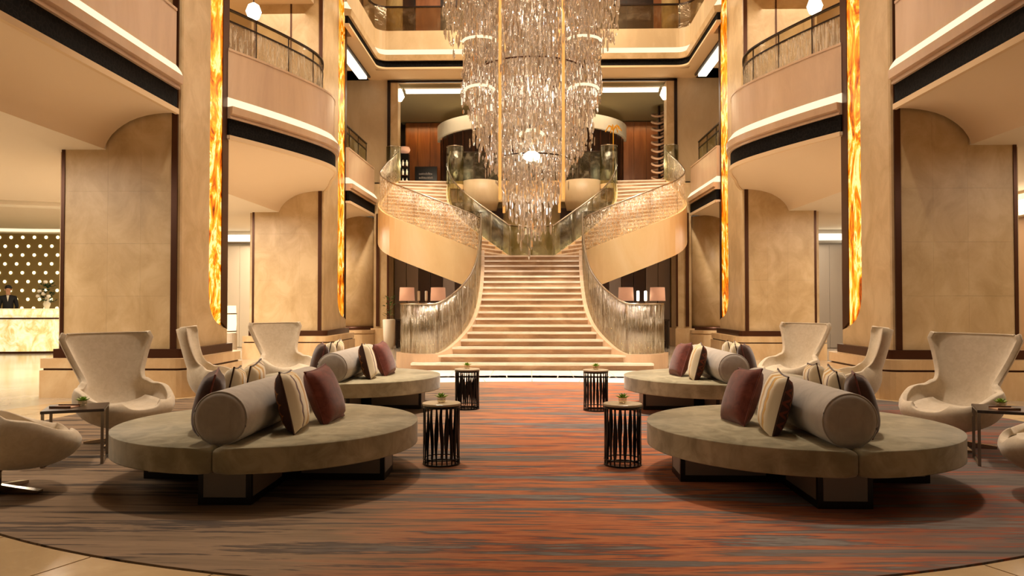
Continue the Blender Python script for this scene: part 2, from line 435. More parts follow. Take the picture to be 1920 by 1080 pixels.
# curved border of floor tiles round the carpet: each tile a piece of the floor
for ring, (a0, a1) in enumerate(((.012, .62), (.63, 1.25))):
    n = 44
    for i in range(n):
        t0 = 2 * PI * (i + .5 * ring) / n; t1 = 2 * PI * (i + 1 + .5 * ring) / n - .0022
        sub = 3
        poly = [ell(t0 + (t1 - t0) * k / sub, 1, a0) for k in range(sub + 1)] + [ell(t1 + (t0 - t1) * k / sub, 1, a1) for k in range(sub + 1)]
        V, F = prism(poly, -.004, .006)
        mk('floor_tile', V, F, M_border if abs(math.sin((t0 + t1) / 2) - 1) > .35 else M_slab_lit, floor)  # tiles towards the stair take the light-brightened stone
# rectangular slabs in front of the stair, colour lightened for the light falling there
for i in range(12):
    for j in range(2):
        x0 = -4.8 + .8 * i; y0 = 14.58 + .8 * j
        box('floor_slab', (x0 + .004, x0 + .796), (y0 + .004, y0 + .796), (-.004, .006), M_slab_lit, floor)

# ------------------------------------------------------------------ setting, built on the left and mirrored on the right
BX = 5.37
pathA = [(-BX, -3.0), (-BX, 4.0), (-BX, 11.5)]
bow = catmull([(-5.30, 13.3), (-4.98, 14.0), (-4.62, 14.9), (-4.34, 15.8), (-4.27, 16.5), (-4.42, 17.2), (-4.72, 18.0), (-5.02, 18.9), (-5.30, 19.6)], 5)
pathB = [(x, y) for x, y in bow]
pathC = [(-5.22, 21.9), (-5.2, 23.5), (-5.18, 25.3)]
SOF = [(0, 4.30), (.10, 4.302), (.20, 4.298), (.31, 4.285), (.43, 4.262), (.55, 4.225), (.65, 4.18), (.74, 4.12), (.82, 4.055), (.89, 3.98), (.95, 3.885), (1.0, 3.76)]
def soffit(name, path, xc, mat, parent=None):
    N = normals(path); V = []; F = []; n = len(SOF)
    for p in path:
        for s, z in SOF: V.append((p[0] + (-xc - p[0]) * s, p[1], z))
        V.append((-xc, p[1], 4.7)); V.append((p[0] - .12, p[1], 4.7)); V.append((p[0] - .12, p[1], 4.36)); V.append((p[0] - .01, p[1], 4.36))
    n += 4
    for i in range(len(path) - 1):
        for k in range(n):
            q = (k + 1) % n; F.append((i * n + k, i * n + q, (i + 1) * n + q, (i + 1) * n + k))
    F.append(tuple(range(n))); m = (len(path) - 1) * n; F.append(tuple(m + k for k in range(n - 1, -1, -1)))
    o = mk(name, V, F, mat, parent)
    bm = bmesh.new(); bm.from_mesh(o.data); bmesh.ops.recalc_face_normals(bm, faces=bm.faces[:]); bm.to_mesh(o.data); bm.free()
    o.data.shade_smooth(); o.data.set_sharp_from_angle(angle=math.radians(32))
    return o

def balcony(path, label, kindglass, ends=True):
    t = thing('balcony', label, 'balcony', (path[0][0], path[0][1], 4.3), None)
    sweep('soffit_lip', path, rect(-.04, .02, 4.28, 4.36), M_ceil, t)
    sweep('fretwork_band', path, rect(-.08, -.01, 4.36, 4.655), M_fret, t)
    sweep('moulding', path, [(-.2, 4.655), (.035, 4.655), (.035, 4.69), (.015, 4.70), (.015, 4.72), (.075, 4.735), (.085, 4.86), (-.2, 4.86)], M_stone2, t)
    sweep('cove_light', path, [(-.2, 4.862), (.075, 4.862), (.05, 4.92), (.01, 4.98), (-.03, 5.03), (-.2, 5.03)], M_cove, t)
    sweep('fascia', path, rect(-.22, -.03, 5.03, 5.86), M_stone2, t)
    sweep('curb', path, rect(-.42, -.02, 5.86, 5.90), M_stone2, t)
    n = 3 if len(path) < 10 else 7
    rp = resample(path, n * 6)
    for i in range(n):
        seg = rp[i * 6:i * 6 + 7]
        sweep('glass_pane', seg, rect(-.31, -.295, 5.90, 6.50), kindglass, t)
    sweep('glass_band', rp, rect(-.31, -.295, 6.52, 6.70), M_clear, t)
    sweep('lower_rail', rp, rect(-.325, -.28, 6.495, 6.52), M_dark, t)
    sweep('handrail', rp, rect(-.335, -.27, 6.70, 6.73), M_dark, t)
    for i in range(0, len(rp), 6):
        p = rp[i]; N = normals(rp)[i]
        x, y = p[0] - .303 * N[0], p[1] - .303 * N[1]
        V, F = lathe([(.014, 5.88), (.014, 6.70)], 8, (x, y, 0)); mk('baluster', V, F, M_dark, t)
    return t

def pillar(d0, d1, label, onyx_y, bar_y, X=5.34, z_top=10.8, panels=True):
    t = thing('pillar', label, 'pillar', (-6.1, (d0 + d1) / 2, 0), 'stone pillars round the hall')
    # core
    box('stone_core', (-7.15, -5.46), (d0 + .05, d1), (.5, z_top), M_stone, t)
    box('rear_return', (-7.3, -7.0), (d0 + .16, d1), (.5, z_top), M_stone, t)
    # end face panels
    cols = [(-7.13, -6.4662), (-6.465, -5.9562), (-5.955, -5.435)]
    zs = [.72, 1.52, 2.32, 3.12, 3.92, 4.72] if d0 < 15 else [.72, 2.0, 3.2, 4.4]
    for z0, z1 in zip(zs, zs[1:]):
        for x0, x1 in cols: box('stone_panel', (x0, x1), (d0, d0 + .05), (z0 + .0006, z1 - .0006), M_stone, t)
    for z0, z1 in ((5.6, 7.0), (7.0, z_top)):
        for x0, x1 in cols: box('stone_panel', (x0, x1), (d0, d0 + .05), (z0 + .0006, z1 - .0006), M_stone, t)
    box('bronze_bar', (-5.475, -5.385), (d0 - .03, d0 + .03), (.72, z_top), M_bar, t)
    box('bronze_bar', (-7.18, -7.13), (d0 - .015, d0 + .03), (.72, z_top), M_bar, t)
    if d0 < 24: box('bronze_bar', (-6.23, -6.19), (d0 - .015, d0 + .01), (5.6, z_top), M_bar, t)
    # face towards the hall, with the recess for the onyx
    o0, o1 = onyx_y; b0, b1 = bar_y
    r = .05
    poly = [(-5.46, d0 - .0), (-X - r, d0), (-X - .015, d0 + .015), (-X, d0 + r), (-X, o0), (-X - .03, o0), (-X - .03, o0 + .01), (-5.46, o0 + .01)]
    V, F = prism(poly, .5, z_top); mk('hall_face', V, F, M_stone, t)
    box('recess_back', (-5.46, -X - .04), (o0, d1), (.5, z_top), M_stone, t)
    box('hall_face_rear', (-X - .05, -X), (b1, d1), (.5, z_top), M_stone, t) if d1 - b1 > .02 else None
    # blade shaped lower end: stone fills below it
    zb = 1.02; V = []; F = []
    prof = []
    for k in range(9):
        a = k / 8; prof.append((o0 + (b1 - o0) * (1 - math.cos(a * PI / 2)) * 1.0, zb + .62 * (1 - math.sin(a * PI / 2)) ** 1.3))
    n = len(prof)
    V = [(-X - .012, y, z) for y, z in prof] + [(-X - .012, b1 - .12 * (b1 - o0), z_top), (-X - .012, o0, z_top)]
    V = [(-X - .012, y, z) for y, z in prof if y <= b0] ; last = V[-1]
    V += [(-X - .012, b0, last[2]), (-X - .012, b0, z_top), (-X - .012, o0, z_top)]
    V2 = [(v[0] - .025, v[1], v[2]) for v in V]; n = len(V)
    F = [tuple(range(n)), tuple(range(2 * n - 1, n - 1, -1))] + [(i, n + i, n + (i + 1) % n, (i + 1) % n) for i in range(n)]
    o = mk('onyx_strip', V + V2, F, M_onyx, t)
    V = [(-X + .004, b0, zb + .08), (-X + .004, b1, zb - .06), (-X + .004, b1, z_top), (-X + .004, b0, z_top)]
    V2 = [(v[0] - .05, v[1], v[2]) for v in V]; n = 4
    F = [tuple(range(n)), tuple(range(2 * n - 1, n - 1, -1))] + [(i, n + i, n + (i + 1) % n, (i + 1) % n) for i in range(n)]
    mk('bronze_edge', V + V2, F, M_bar, t)
    # stone below the strip
    V = [(-X, o0, .5), (-X, b1, .5), (-X, b1, zb - .06), (-X, b0, zb + .0)] + [(-X, y, z) for y, z in reversed(prof) if y <= b0]
    V2 = [(v[0] - .05, v[1], v[2]) for v in V]; n = len(V)
    F = [tuple(range(n)), tuple(range(2 * n - 1, n - 1, -1))] + [(i, n + i, n + (i + 1) % n, (i + 1) % n) for i in range(n)]
    mk('stone_foot', V + V2, F, M_stone, t)
    # plinth
    def rr(x0, x1, y0, y1, r=.35):
        pts = []
        for k in range(7):
            a = -PI / 2 + PI / 2 * k / 6; pts.append((x1 - r + r * math.cos(a), y0 + r + r * math.sin(a)))
        for k in range(7):
            a = PI / 2 * k / 6; pts.append((x1 - r + r * math.cos(a), y1 - r + r * math.sin(a)))
        return pts + [(x0, y1), (x0, y0)]
    V, F = prism(rr(-7.24, -5.23, d0 - .07, d1 + .07, .12), .58, .72); mk('bronze_band', V, F, M_bar, t)
    V, F = prism(rr(-7.34, -5.08, d0 - .22, d1 + .2, .3), .44, .585); mk('plinth_cap', V, F, M_plinth, t)
    V, F = prism(rr(-7.31, -5.12, d0 - .19, d1 + .17, .28), .405, .445); mk('plinth_groove', V, F, M_bar, t)
    V, F = prism(rr(-7.34, -5.06, d0 - .24, d1 + .22, .3), .0, .41); mk('plinth_block', V, F, M_plinth, t)
    return t

for side in (0, 1):
    MIR = bool(side); sd = 'right' if MIR else 'left'
    # ceilings of the wings
    for nm, path in (('trim_1', pathA), ('trim_2', pathB), ('trim_3', pathC)):
        struct(soffit('soffit_' + sd, path, 6.5, M_soffit))
    struct(box('ceiling_wing_' + sd, (-22, -6.5), (-3, 27), (3.76, 4.9), M_ceilw))
    struct(box('upper_floor_' + sd, (-22, -5.42), (-3, 26.4), (4.9, 5.6), M_back))
    struct(box('ceiling_upper_' + sd, (-12, -5.62), (-3, 26.4), (9.15, 10.3), M_ceil))
    struct(box('wall_upper_' + sd, (-9.2, -9.0), (-3, 27), (5.6, 9.15), M_back))
    struct(box('wall_top_' + sd, (-6.7, -6.5), (-3, 33), (10.3, 15), M_back))
    # three balconies
    balcony(pathA, sd + ' near balcony with a straight stone front above the near seats', M_rainb)
    balcony(pathB, sd + ' middle balcony bowing out into the hall between the two onyx pillars', M_rainb)
    tb = balcony(pathC, sd + ' far balcony with plain green glass beside the curved stair', M_glass)
    pillar(11.56, 13.38, 'broad ' + sd + ' near stone pillar with glowing amber onyx strip', (12.60, 13.12), (13.12, 13.38))
    pillar(19.6, 22.0, sd + ' middle stone pillar with narrow amber onyx strip, behind the far seats', (21.05, 21.8), (21.8, 22.0))
    t = thing('pillar', sd + ' rear stone pillar with bronze bars behind the curved stair', 'pillar', (-6.1, 26, 0), 'stone pillars round the hall')
    # rear pillar: rounded drum and flat flank
    V, F = lathe([(.95, .6), (.95, 4.28)], 32, (-6.15, 25.9, 0)); mk('stone_drum', V, F, M_stone, t, True)
    box('stone_flank', (-5.25, -4.75), (25.45, 26.35), (.6, 5.4), M_stone, t)
    box('bronze_bar', (-5.16, -5.06), (25.40, 25.47), (.66, 4.4), M_bar, t)
    box('bronze_bar', (-4.80, -4.74), (25.40, 25.47), (.66, 4.4), M_bar, t)
    V, F = lathe([(.99, .55), (.99, .66)], 32, (-6.15, 25.9, 0)); mk('bronze_band', V, F, M_bar, t, True)
    V, F = lathe([(1.12, 0), (1.12, .40), (1.08, .41), (1.08, .44), (1.12, .45), (1.12, .55)], 32, (-6.15, 25.9, 0)); mk('plinth', V, F, M_plinth, t)
    box('flank_plinth', (-5.35, -4.7), (25.35, 26.4), (0, .6), M_plinth, t)
    # upper back wall beside the opening, upper cornice
    struct(box('wall_upper_back_' + sd, (-9, -4.93), (26.4, 26.9), (5.6, 9.15), M_back))
    # upper linear lamp and dark trim over the far balcony
    t = thing('linear_lamp', 'long ' + sd + ' ceiling lamp running above the far balcony', 'lamp', (-5.7, 22, 9.0))
    box('lamp_tube', (-5.85, -5.58), (22.2, 25.8), (9.02, 9.10), M_cove_hot, t); box('housing', (-5.9, -5.55), (22.1, 25.9), (9.1, 9.149), M_white, t)
    box('dark_trim', (-5.55, -5.48), (22.1, 25.9), (9.08, 9.14), M_dark, t)
    # cross walls closing the wings with a lit strip on top
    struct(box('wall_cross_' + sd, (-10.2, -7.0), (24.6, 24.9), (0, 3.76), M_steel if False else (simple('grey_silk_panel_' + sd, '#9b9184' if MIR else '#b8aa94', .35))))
    cw = bpy.data.objects['wall_cross_' + sd]
    for k in range(8):
        box('wall_panel', (-10.2 + .4 * k + .004, -10.2 + .4 * k + .396), (24.55, 24.6), (0.02, 3.28), cw.data.materials[0], cw)
    t = thing('cove_strip', 'bright lighting strip along the top of the ' + sd + ' cross wall', 'light strip', (-8.6, 24.5, 3.4))
    box('diffuser', (-10.2, -7.0), (24.50, 24.55), (3.42, 3.62), M_cove_hot, t); box('shelf', (-10.2, -7.0), (24.40, 24.55), (3.32, 3.38), M_steel, t)
    # glass of the spot lamp at the opening corner
    t = thing('spot_lamp', 'small ' + sd + ' spot lamp in the corner of the upper doorway', 'lamp', (-4.58, 26.6, 8.6))
    V, F = lathe([(.04, .28), (.10, .16), (.15, 0), (.05, -.16)], 16, (-4.58, 26.6, 8.62)); mk('bulb', V, F, M_lamp, t, True)
    box('bracket', (-4.85, -4.5), (26.57, 26.63), (8.88, 8.93), M_white, t)
MIR = False

for sx in (-1, 1):
    sd = 'left' if sx < 0 else 'right'
    t = thing('pendant_globe', 'white glowing globe lamp high behind the ' + sd + ' bowed balcony', 'lamp', (sx * 6.2, 16.9, 7.9))
    V, F = lathe([(.03, 8.12), (.12, 8.06), (.17, 7.92), (.12, 7.78), (.03, 7.72)], 20, (sx * 6.2, 16.9, 0)); mk('globe', V, F, M_lamp, t, True)
    V, F = lathe([(.012, 8.1), (.012, 9.15)], 8, (sx * 6.2, 16.9, 0)); mk('rod', V, F, M_dark, t)
# wing outer walls
MR = simple('warm_brown_panel', '#8a6a48', .4)
struct(box('wall_right', (10.2, 10.4), (-3, 24.9), (0, 3.76), M_stone))
wr = bpy.data.objects['wall_right']
for k in range(10): box('wall_panel', (10.17, 10.2), (11.0 + 1.36 * k, 12.34 + 1.36 * k), (.02, 3.2), MR if k % 2 else M_back, wr)
t = thing('cove_strip', 'lighting strip along the top of the far right side wall', 'light strip', (10.1, 17, 3.4))
box('diffuser', (10.12, 10.17), (12, 24.4), (3.32, 3.56), M_cove_hot, t); box('shelf', (10.0, 10.17), (12, 24.4), (3.22, 3.28), M_white, t)
struct(box('wall_left', (-22, -21.8), (-3, 27), (0, 3.76), M_ceilw))
struct(box('wall_reception_side', (-12.4, -10.2), (24.6, 27), (0, 3.76), M_white))
# main ceiling
struct(box('ceiling', (-12, 12), (-3, 33), (15, 15.3), M_ceil))

# ------------------------------------------------------------------ upper back: cornice of the third level, opening, room behind
def poly_sweep(name, pts, prof, mat, parent): return sweep(name, pts, prof, mat, parent)
rc = .35; cx, cy = 5.06, 25.0
pl = [(-cx, 21.0), (-cx, cy - rc)] + [(-cx + rc - rc * math.cos(PI / 2 * k / 6), cy - rc + rc * math.sin(PI / 2 * k / 6)) for k in range(1, 7)]
pr = [(-x, y) for x, y in reversed(pl)]
P3 = pl + pr
t = thing('balcony', 'top level gallery front with bright cove line across the back', 'balcony', (0, 25, 9.2))
sweep('soffit_lip', P3, rect(-.12, .02, 9.10, 9.16), M_ceil, t)
sweep('fretwork_band', P3, rect(-.1, -.01, 9.16, 9.37), M_fret, t)
sweep('moulding', P3, [(-.12, 9.37), (.06, 9.37), (.09, 9.55), (-.12, 9.58)], M_stone, t)
sweep('cove_light', P3, [(-.12, 9.58), (.06, 9.57), (0, 9.66), (-.05, 9.76), (-.12, 9.76)], M_cove, t)
sweep('fascia', P3, rect(-.14, -.04, 9.76, 10.38), M_back, t)
NP = resample(P3, 15 * 4)
for i in range(15): sweep('glass_pane', NP[i * 4:i * 4 + 5], rect(-.2, -.185, 10.38, 11.2), M_clear, t)
sweep('handrail', P3, rect(-.22, -.16, 11.2, 11.25), M_dark, t)
for sx in (-1, 1): struct(box('upper_slab_' + ('left' if sx < 0 else 'right'), (sx * 5.62, sx * 5.16), (22.05, 25.3), (9.15, 10.3), M_ceil))
struct(box('upper_slab_back', (-9, 9), (25.3, 33), (9.15, 10.38), M_ceil))
struct(box('wall_top_back', (-6.5, 6.5), (29, 29.3), (10.38, 15), M_darkwood))
wb = bpy.data.objects['wall_top_back']
for k in range(13):
    box('wall_panel', (-6.4 + k, -5.46 + k), (28.93, 29), (10.4, 14.8), (M_darkwood, M_darkwood, M_wood2)[k % 3] if 0 < k < 12 else M_back, wb)
for sx in (-1, 1):
    V, F = lathe([(.30, 10.38), (.30, 15)], 20, (sx * 4.9, 27.2, 0))
    o = mk('gallery_column', V, F, M_olive, None, True); tag(o, 'round grey column behind the top gallery, %s side' % ('left' if sx < 0 else 'right'), 'column')

# lower back wall, second floor slab, upper room
struct(box('wall_back', (-5.2, 5.2), (26.6, 26.9), (0, 5.0), M_olive))
wb = bpy.data.objects['wall_back']
struct(box('upper_floor_back', (-5.2, 5.2), (26.4, 33.5), (4.9, 5.6), M_goldstone))
struct(box('upper_room_ceiling', (-6.0, 6.0), (26.9, 33.5), (9.04, 9.15), M_grey_ceiling))
struct(box('wall_upper_room', (-6, 6), (32.6, 32.9), (5.6, 9.1), M_darkwood))
wu = bpy.data.objects['wall_upper_room']
for sx in (-1, 1):
    for k in range(3):
        xx = sx * (4.0 + .52 * k)
        box('wood_panel', (xx - .255, xx + .255), (32.1, 32.2), (5.6, 9.0), M_wood if sx < 0 else M_wood2, wu)
    struct(box('wall_upper_room_' + ('left' if sx < 0 else 'right'), (sx * 5.5, sx * 5.7), (26.9, 32.6), (5.6, 9.1), M_darkwood))
# door frame of the big opening
t = thing('door_frame', 'wide dark and cream frame round the upper opening behind the chandelier', 'door frame', (0, 26.4, 5.6))
for sx in (-1, 1):
    box('dark_jamb', (sx * 4.98, sx * 4.88), (26.33, 26.42), (5.6, 9.12), M_dark, t)
    box('cream_jamb', (sx * 4.88, sx * 4.62), (26.38, 26.9), (5.6, 9.06), M_stone, t)
box('dark_head', (-4.98, 4.98), (26.33, 26.42), (9.05, 9.12), M_dark, t)
for sx in (-1, 1):
    s_ = 'left' if sx < 0 else 'right'
    t = thing('linear_lamp', 'bright ceiling lamp just inside the upper opening, ' + s_ + ' half', 'lamp', (sx * 3, 26.95, 8.95))
    box('lamp_tube', (sx * 4.45, sx * .8), (26.95, 27.1), (8.86, 9.0), M_cove_hot, t); box('housing', (sx * 4.5, sx * .75), (26.92, 27.14), (8.985, 9.03), M_white, t)
# curved bulkhead and dark doors under it
arc = [(3.85 * math.cos(PI + PI * k / 40), 31.4 + 3.2 * math.sin(PI + PI * k / 40)) for k in range(41)]
t = thing('bulkhead', 'white curved bulkhead over the dark doors of the upper room', 'bulkhead', (0, 28.5, 8.1))
sweep('white_band', arc, rect(-.12, .0, 8.02, 8.55), M_white, t)
t = thing('curved_screen', 'dark curved screen of glazed doors under the white bulkhead', 'screen', (0, 28.6, 5.6))
ra = [(3.7 * math.cos(PI + PI * k / 60), 31.4 + 3.1 * math.sin(PI + PI * k / 60)) for k in range(61)]
for k in range(20):
    seg = ra[k * 3:k * 3 + 4]
    sweep('door_panel', seg, rect(-.06, 0, 5.62, 8.0), M_darkwood, t)
    p = seg[0]; V, F = lathe([(.035, 5.6), (.035, 8.02)], 8, (p[0], p[1], 0)); mk('mullion', V, F, M_bar, t)
# sign, spiral sculpture, sconces, gold lamp
t = thing('sign_board', 'small black notice board with two pale lines on the upper landing', 'sign', (-4.2, 31.0, 5.6))
box('board', (-4.72, -3.82), (30.9, 30.96), (6.25, 6.95), M_black, t); box('post', (-4.30, -4.24), (30.96, 31.0), (5.6, 6.3), M_black, t)
box('foot', (-4.5, -4.05), (30.85, 31.1), (5.6, 5.63), M_black, t)
mg = simple('pale_lettering', '#9c9088', .6)
lt = MB()
for row in range(2):
    x = -4.55
    while x < -4.0:
        wd = random.uniform(.02, .05); h = random.uniform(.05, .09)
        lt.box(x, x + wd, 30.893, 30.9, 6.62 - row * .16, 6.62 - row * .16 + h); x += wd + .018
o = lt.build('lettering', mg, t); o['kind'] = 'stuff'
M_rib = simple('bronze_pink_ribbon', '#a8846a', .4)
t = thing('spiral_sculpture', 'twisted pale ribbon sculpture at the right of the upper room', 'sculpture', (4.75, 30.5, 5.6))
for k in range(11):
    z = 6.0 + k * .27
    pts = [(4.9 + .28 * math.cos(a), 29.6 + .28 * math.sin(a), z + .13 * math.sin(a + .6) + .04 * math.cos(2 * a)) for a in [2 * PI * q / 16 for q in range(17)]]
    V, F = tube(pts, .045, 6); mk('ribbon_coil', V, F, M_rib, t, True)
V, F = lathe([(.05, 5.6), (.05, 9.0)], 10, (4.9, 29.6, 0)); mk('stem', V, F, M_dark, t)
t = thing('wall_sconce', 'glowing round sconce beside the left wood panel upstairs', 'lamp', (-4.95, 30, 7.9))
V, F = lathe([(.03, -.12), (.2, -.1), (.24, 0), (.2, .1), (.03, .12)], 16, (-5.0, 30, 7.45)); mk('glow_disc', V, F, M_shade, t, True); box('wall_plate', (-5.5, -5.2), (29.9, 30.1), (7.35, 7.55), M_bar, t)
t = thing('shelf_rack', 'narrow black rack with white bottles at the left of the upper room', 'rack', (-4.95, 29.2, 5.6))
box('frame', (-5.25, -4.75), (29.5, 29.8), (5.6, 7.2), M_black, t)
for z in (6.0, 6.35, 6.7):
    for q in range(3): V, F = lathe([(.04, 0), (.045, .15), (.015, .2), (.015, .24)], 8, (-5.1 + .15 * q, 29.4, z)); mk('bottle', V, F, M_white, t, True)
    box('shelf', (-5.22, -4.77), (29.33, 29.5), (z - .03, z), M_bar, t)
t = thing('gold_lamp', 'small gold branching lamp glimpsed in the upper room at right', 'lamp', (2.95, 28.0, 7.3))
gm = simple('gold_wire', '#b07a28', .3, .8, '#c07818', .6)
for k in range(7):
    a = 2 * PI * k / 7
    pts = [(2.95 + .3 * r * math.cos(a), 27.8 + .3 * r * math.sin(a), 7.65 + .2 * math.sin(r * PI)) for r in (0, .3, .6, 1)]
    V, F = tube(pts, .02, 6); mk('arm', V, F, gm, t)
V, F = lathe([(.02, 5.62), (.02, 7.66)], 8, (2.95, 27.8, 0)); mk('stem', V, F, gm, t)

# ------------------------------------------------------------------ grand stair: central flight
NS = 18; RISE = .153; RUN = .306; Y0 = 16.2; ZL = NS * RISE
curb = catmull([(-2.95, 17.3), (-2.80, 16.85), (-2.42, 16.52), (-2.02, 16.6), (-1.72, 17.05), (-1.48, 17.7), (-1.36, 18.5), (-1.34, 19.6), (-1.38, 20.8), (-1.44, 21.75)], 6)
def curbz(y, x=0):
    z = .5 * (y - 16.2) + .15
    return max(.33, z) if x > -2.3 else .33
def halfw(y):
    c = [p for p in curb if p[0] > -2.0]
    for a, b in zip(c, c[1:]):
        if a[1] <= y <= b[1]: return -(a[0] + (b[0] - a[0]) * (y - a[1]) / (b[1] - a[1]))
    return 1.44 if y > 21 else 2.1
stair = thing('grand_staircase', 'wide central flight of pale stone steps rising to the landing', 'staircase', (0, 16.2, 0))
for i in range(NS):
    y0 = Y0 + RUN * i; zt = RISE * (i + 1)
    w0 = (2.55, 2.05, 1.85)[i] if i < 3 else halfw(y0 + .1)
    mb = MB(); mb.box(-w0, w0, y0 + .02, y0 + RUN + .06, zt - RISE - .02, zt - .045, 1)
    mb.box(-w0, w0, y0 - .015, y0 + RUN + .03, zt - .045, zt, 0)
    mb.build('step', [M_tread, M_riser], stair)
# landing
pol = [(-1.44, 21.70), (1.44, 21.70), (1.44, 21.8), (.68, 23.6), (.5, 23.9), (.25, 24.05), (-.25, 24.05), (-.5, 23.9), (-.68, 23.6), (-1.44, 21.8)]
V, F = prism(pol, ZL - .3, ZL); mk('landing', V, F, M_tread, stair)
V, F = prism([(-.62, 21.9), (.62, 21.9), (.62, 23.7), (-.62, 23.7)], 0, ZL - .3); mk('landing_pier', V, F, M_goldstone, stair)
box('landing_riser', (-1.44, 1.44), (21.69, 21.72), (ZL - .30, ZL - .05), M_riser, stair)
# glass and curbs
NC = 5
for side in (0, 1):
    MIR = bool(side); sd = 'right' if MIR else 'left'
    t = thing('stair_balustrade', 'curved streaked-glass balustrade on a stone curb, ' + sd + ' side of the central flight', 'balustrade', (-2.4, 16.6, 0))
    zs = [curbz(p[1], p[0]) for p in curb]
    N = normals(curb)
    # curb wall: from floor to curb line
    V = []; F = []
    for p, n_, z in zip(curb, N, zs):
        zb = 0 if p[1] < 17.6 else max(0, z - .9)
        for tt, zz in ((-.10, zb), (.10, zb), (.10, z), (-.10, z)): V.append((p[0] + n_[0] * tt, p[1] + n_[1] * tt, zz))
    for i in range(len(curb) - 1):
        for k in range(4): q = (k + 1) % 4; F.append((i * 4 + k, (i + 1) * 4 + k, (i + 1) * 4 + q, i * 4 + q))
    F += [(0, 1, 2, 3), tuple((len(curb) - 1) * 4 + k for k in (3, 2, 1, 0))]
    o = mk('stone_curb', V, F, M_stone2, t)
    bm = bmesh.new(); bm.from_mesh(o.data); bmesh.ops.recalc_face_normals(bm, faces=bm.faces[:]); bm.to_mesh(o.data); bm.free()
    step = (len(curb) - 1) // 6
    for k in range(6):
        a, b = k * step, min((k + 1) * step, len(curb) - 1)
        if k == 5: b = len(curb) - 1
        sweep('glass_pane', curb[a:b + 1], rect(-.012, .012, 0, 1.05), M_rain, t, zs=zs[a:b + 1], smooth=True)
    V, F = tube([(p[0], p[1], z + 1.07) for p, z in zip(curb, zs)], .022, 8); mk('handrail', V, F, M_chrome, t, True)
    # side flight
    O = catmull([(-1.44, 21.75), (-2.2, 21.55), (-3.2, 21.6), (-4.05, 21.95), (-4.52, 22.8), (-4.62, 24.0), (-4.6, 25.2), (-4.58, 26.4)], 8)
    I = catmull([(-.68, 23.6), (-1.2, 23.7), (-1.8, 23.9), (-2.3, 24.3), (-2.65, 24.9), (-2.8, 25.6), (-2.8, 26.4)], 8)
    ns = 19; O = resample(O, ns * 2); I = resample(I, ns * 2)
    zz = [ZL + (5.6 - ZL) * i / (ns * 2) for i in range(ns * 2 + 1)]
    ts = thing('side_staircase', 'curved ' + sd + ' flight of steps from the landing to the upper floor', 'staircase', (-3.2, 23.5, ZL))
    rs = (5.6 - ZL) / ns
    for k in range(ns):
        pol = [O[2 * k], O[2 * k + 1], O[2 * k + 2], I[2 * k + 2], I[2 * k + 1], I[2 * k]]
        z1 = ZL + rs * (k + 1)
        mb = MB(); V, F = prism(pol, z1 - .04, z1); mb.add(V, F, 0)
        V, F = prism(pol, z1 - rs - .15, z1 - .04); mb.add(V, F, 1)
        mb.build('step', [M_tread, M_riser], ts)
    def bandz(path, zlow, zhigh, name, mat, th=.06):
        N = normals(path); V = []; F = []
        for p, n_, z in zip(path, N, zz):
            for tt, dz in ((-th, zlow), (th, zlow), (th, zhigh), (-th, zhigh)): V.append((p[0] + n_[0] * tt, p[1] + n_[1] * tt, z + dz))
        for i in range(len(path) - 1):
            for k in range(4): q = (k + 1) % 4; F.append((i * 4 + k, (i + 1) * 4 + k, (i + 1) * 4 + q, i * 4 + q))
        F += [(0, 1, 2, 3), tuple((len(path) - 1) * 4 + k for k in (3, 2, 1, 0))]
        o = mk(name, V, F, mat, ts, True)
        bm = bmesh.new(); bm.from_mesh(o.data); bmesh.ops.recalc_face_normals(bm, faces=bm.faces[:]); bm.to_mesh(o.data); bm.free()
        o.data.polygons.foreach_set('use_smooth', [False] * len(o.data.polygons))
        return o
    bandz(O, -1.02, .12, 'outer_stringer', M_goldstone)
    bandz(I, -.55, .12, 'inner_stringer', M_goldstone)
    # underside
    V = []; F = []
    for o_, i_, z in zip(O, I, zz): V += [(o_[0], o_[1], z - 1.0), (i_[0], i_[1], z - .52), (o_[0], o_[1], z - .94), (i_[0], i_[1], z - .46)]
    for k in range(len(O) - 1):
        a = 4 * k; b = a + 4
        F += [(a, a + 1, b + 1, b), (a + 2, b + 2, b + 3, a + 3)]
    mk('underside', V, F, M_soffit, ts)
    tg = thing('stair_balustrade', 'sparkling crackled-glass balustrade on the outside of the curved ' + sd + ' flight', 'balustrade', (-4, 22, 4))
    for k in range(0, ns * 2, 5):
        a, b = k, min(k + 5, ns * 2)
        sweep('glass_pane', O[a:b + 1], rect(-.012, .012, .12, 1.06), M_crackle, tg, zs=zz[a:b + 1], smooth=True)
    V, F = tube([(p[0], p[1], z + 1.08) for p, z in zip(O, zz)], .02, 8); mk('handrail', V, F, M_chrome, tg, True)
    V, F = tube([(O[0][0], O[0][1], ZL - .1), (O[0][0], O[0][1], ZL + 1.1)], .03, 10); mk('end_post', V, F, M_chrome, tg, True)
    tg = thing('stair_balustrade', 'plain green glass balustrade on the inside of the curved ' + sd + ' flight', 'balustrade', (-2, 24, 4))
    for k in range(0, ns * 2, 6):
        a, b = k, min(k + 6, ns * 2)
        sweep('glass_pane', I[a:b + 1], rect(-.012, .012, .12, 1.04), M_glass, tg, zs=zz[a:b + 1], smooth=True)
    V, F = tube([(p[0], p[1], z + 1.06) for p, z in zip(I, zz)], .02, 8); mk('handrail', V, F, M_chrome, tg, True)
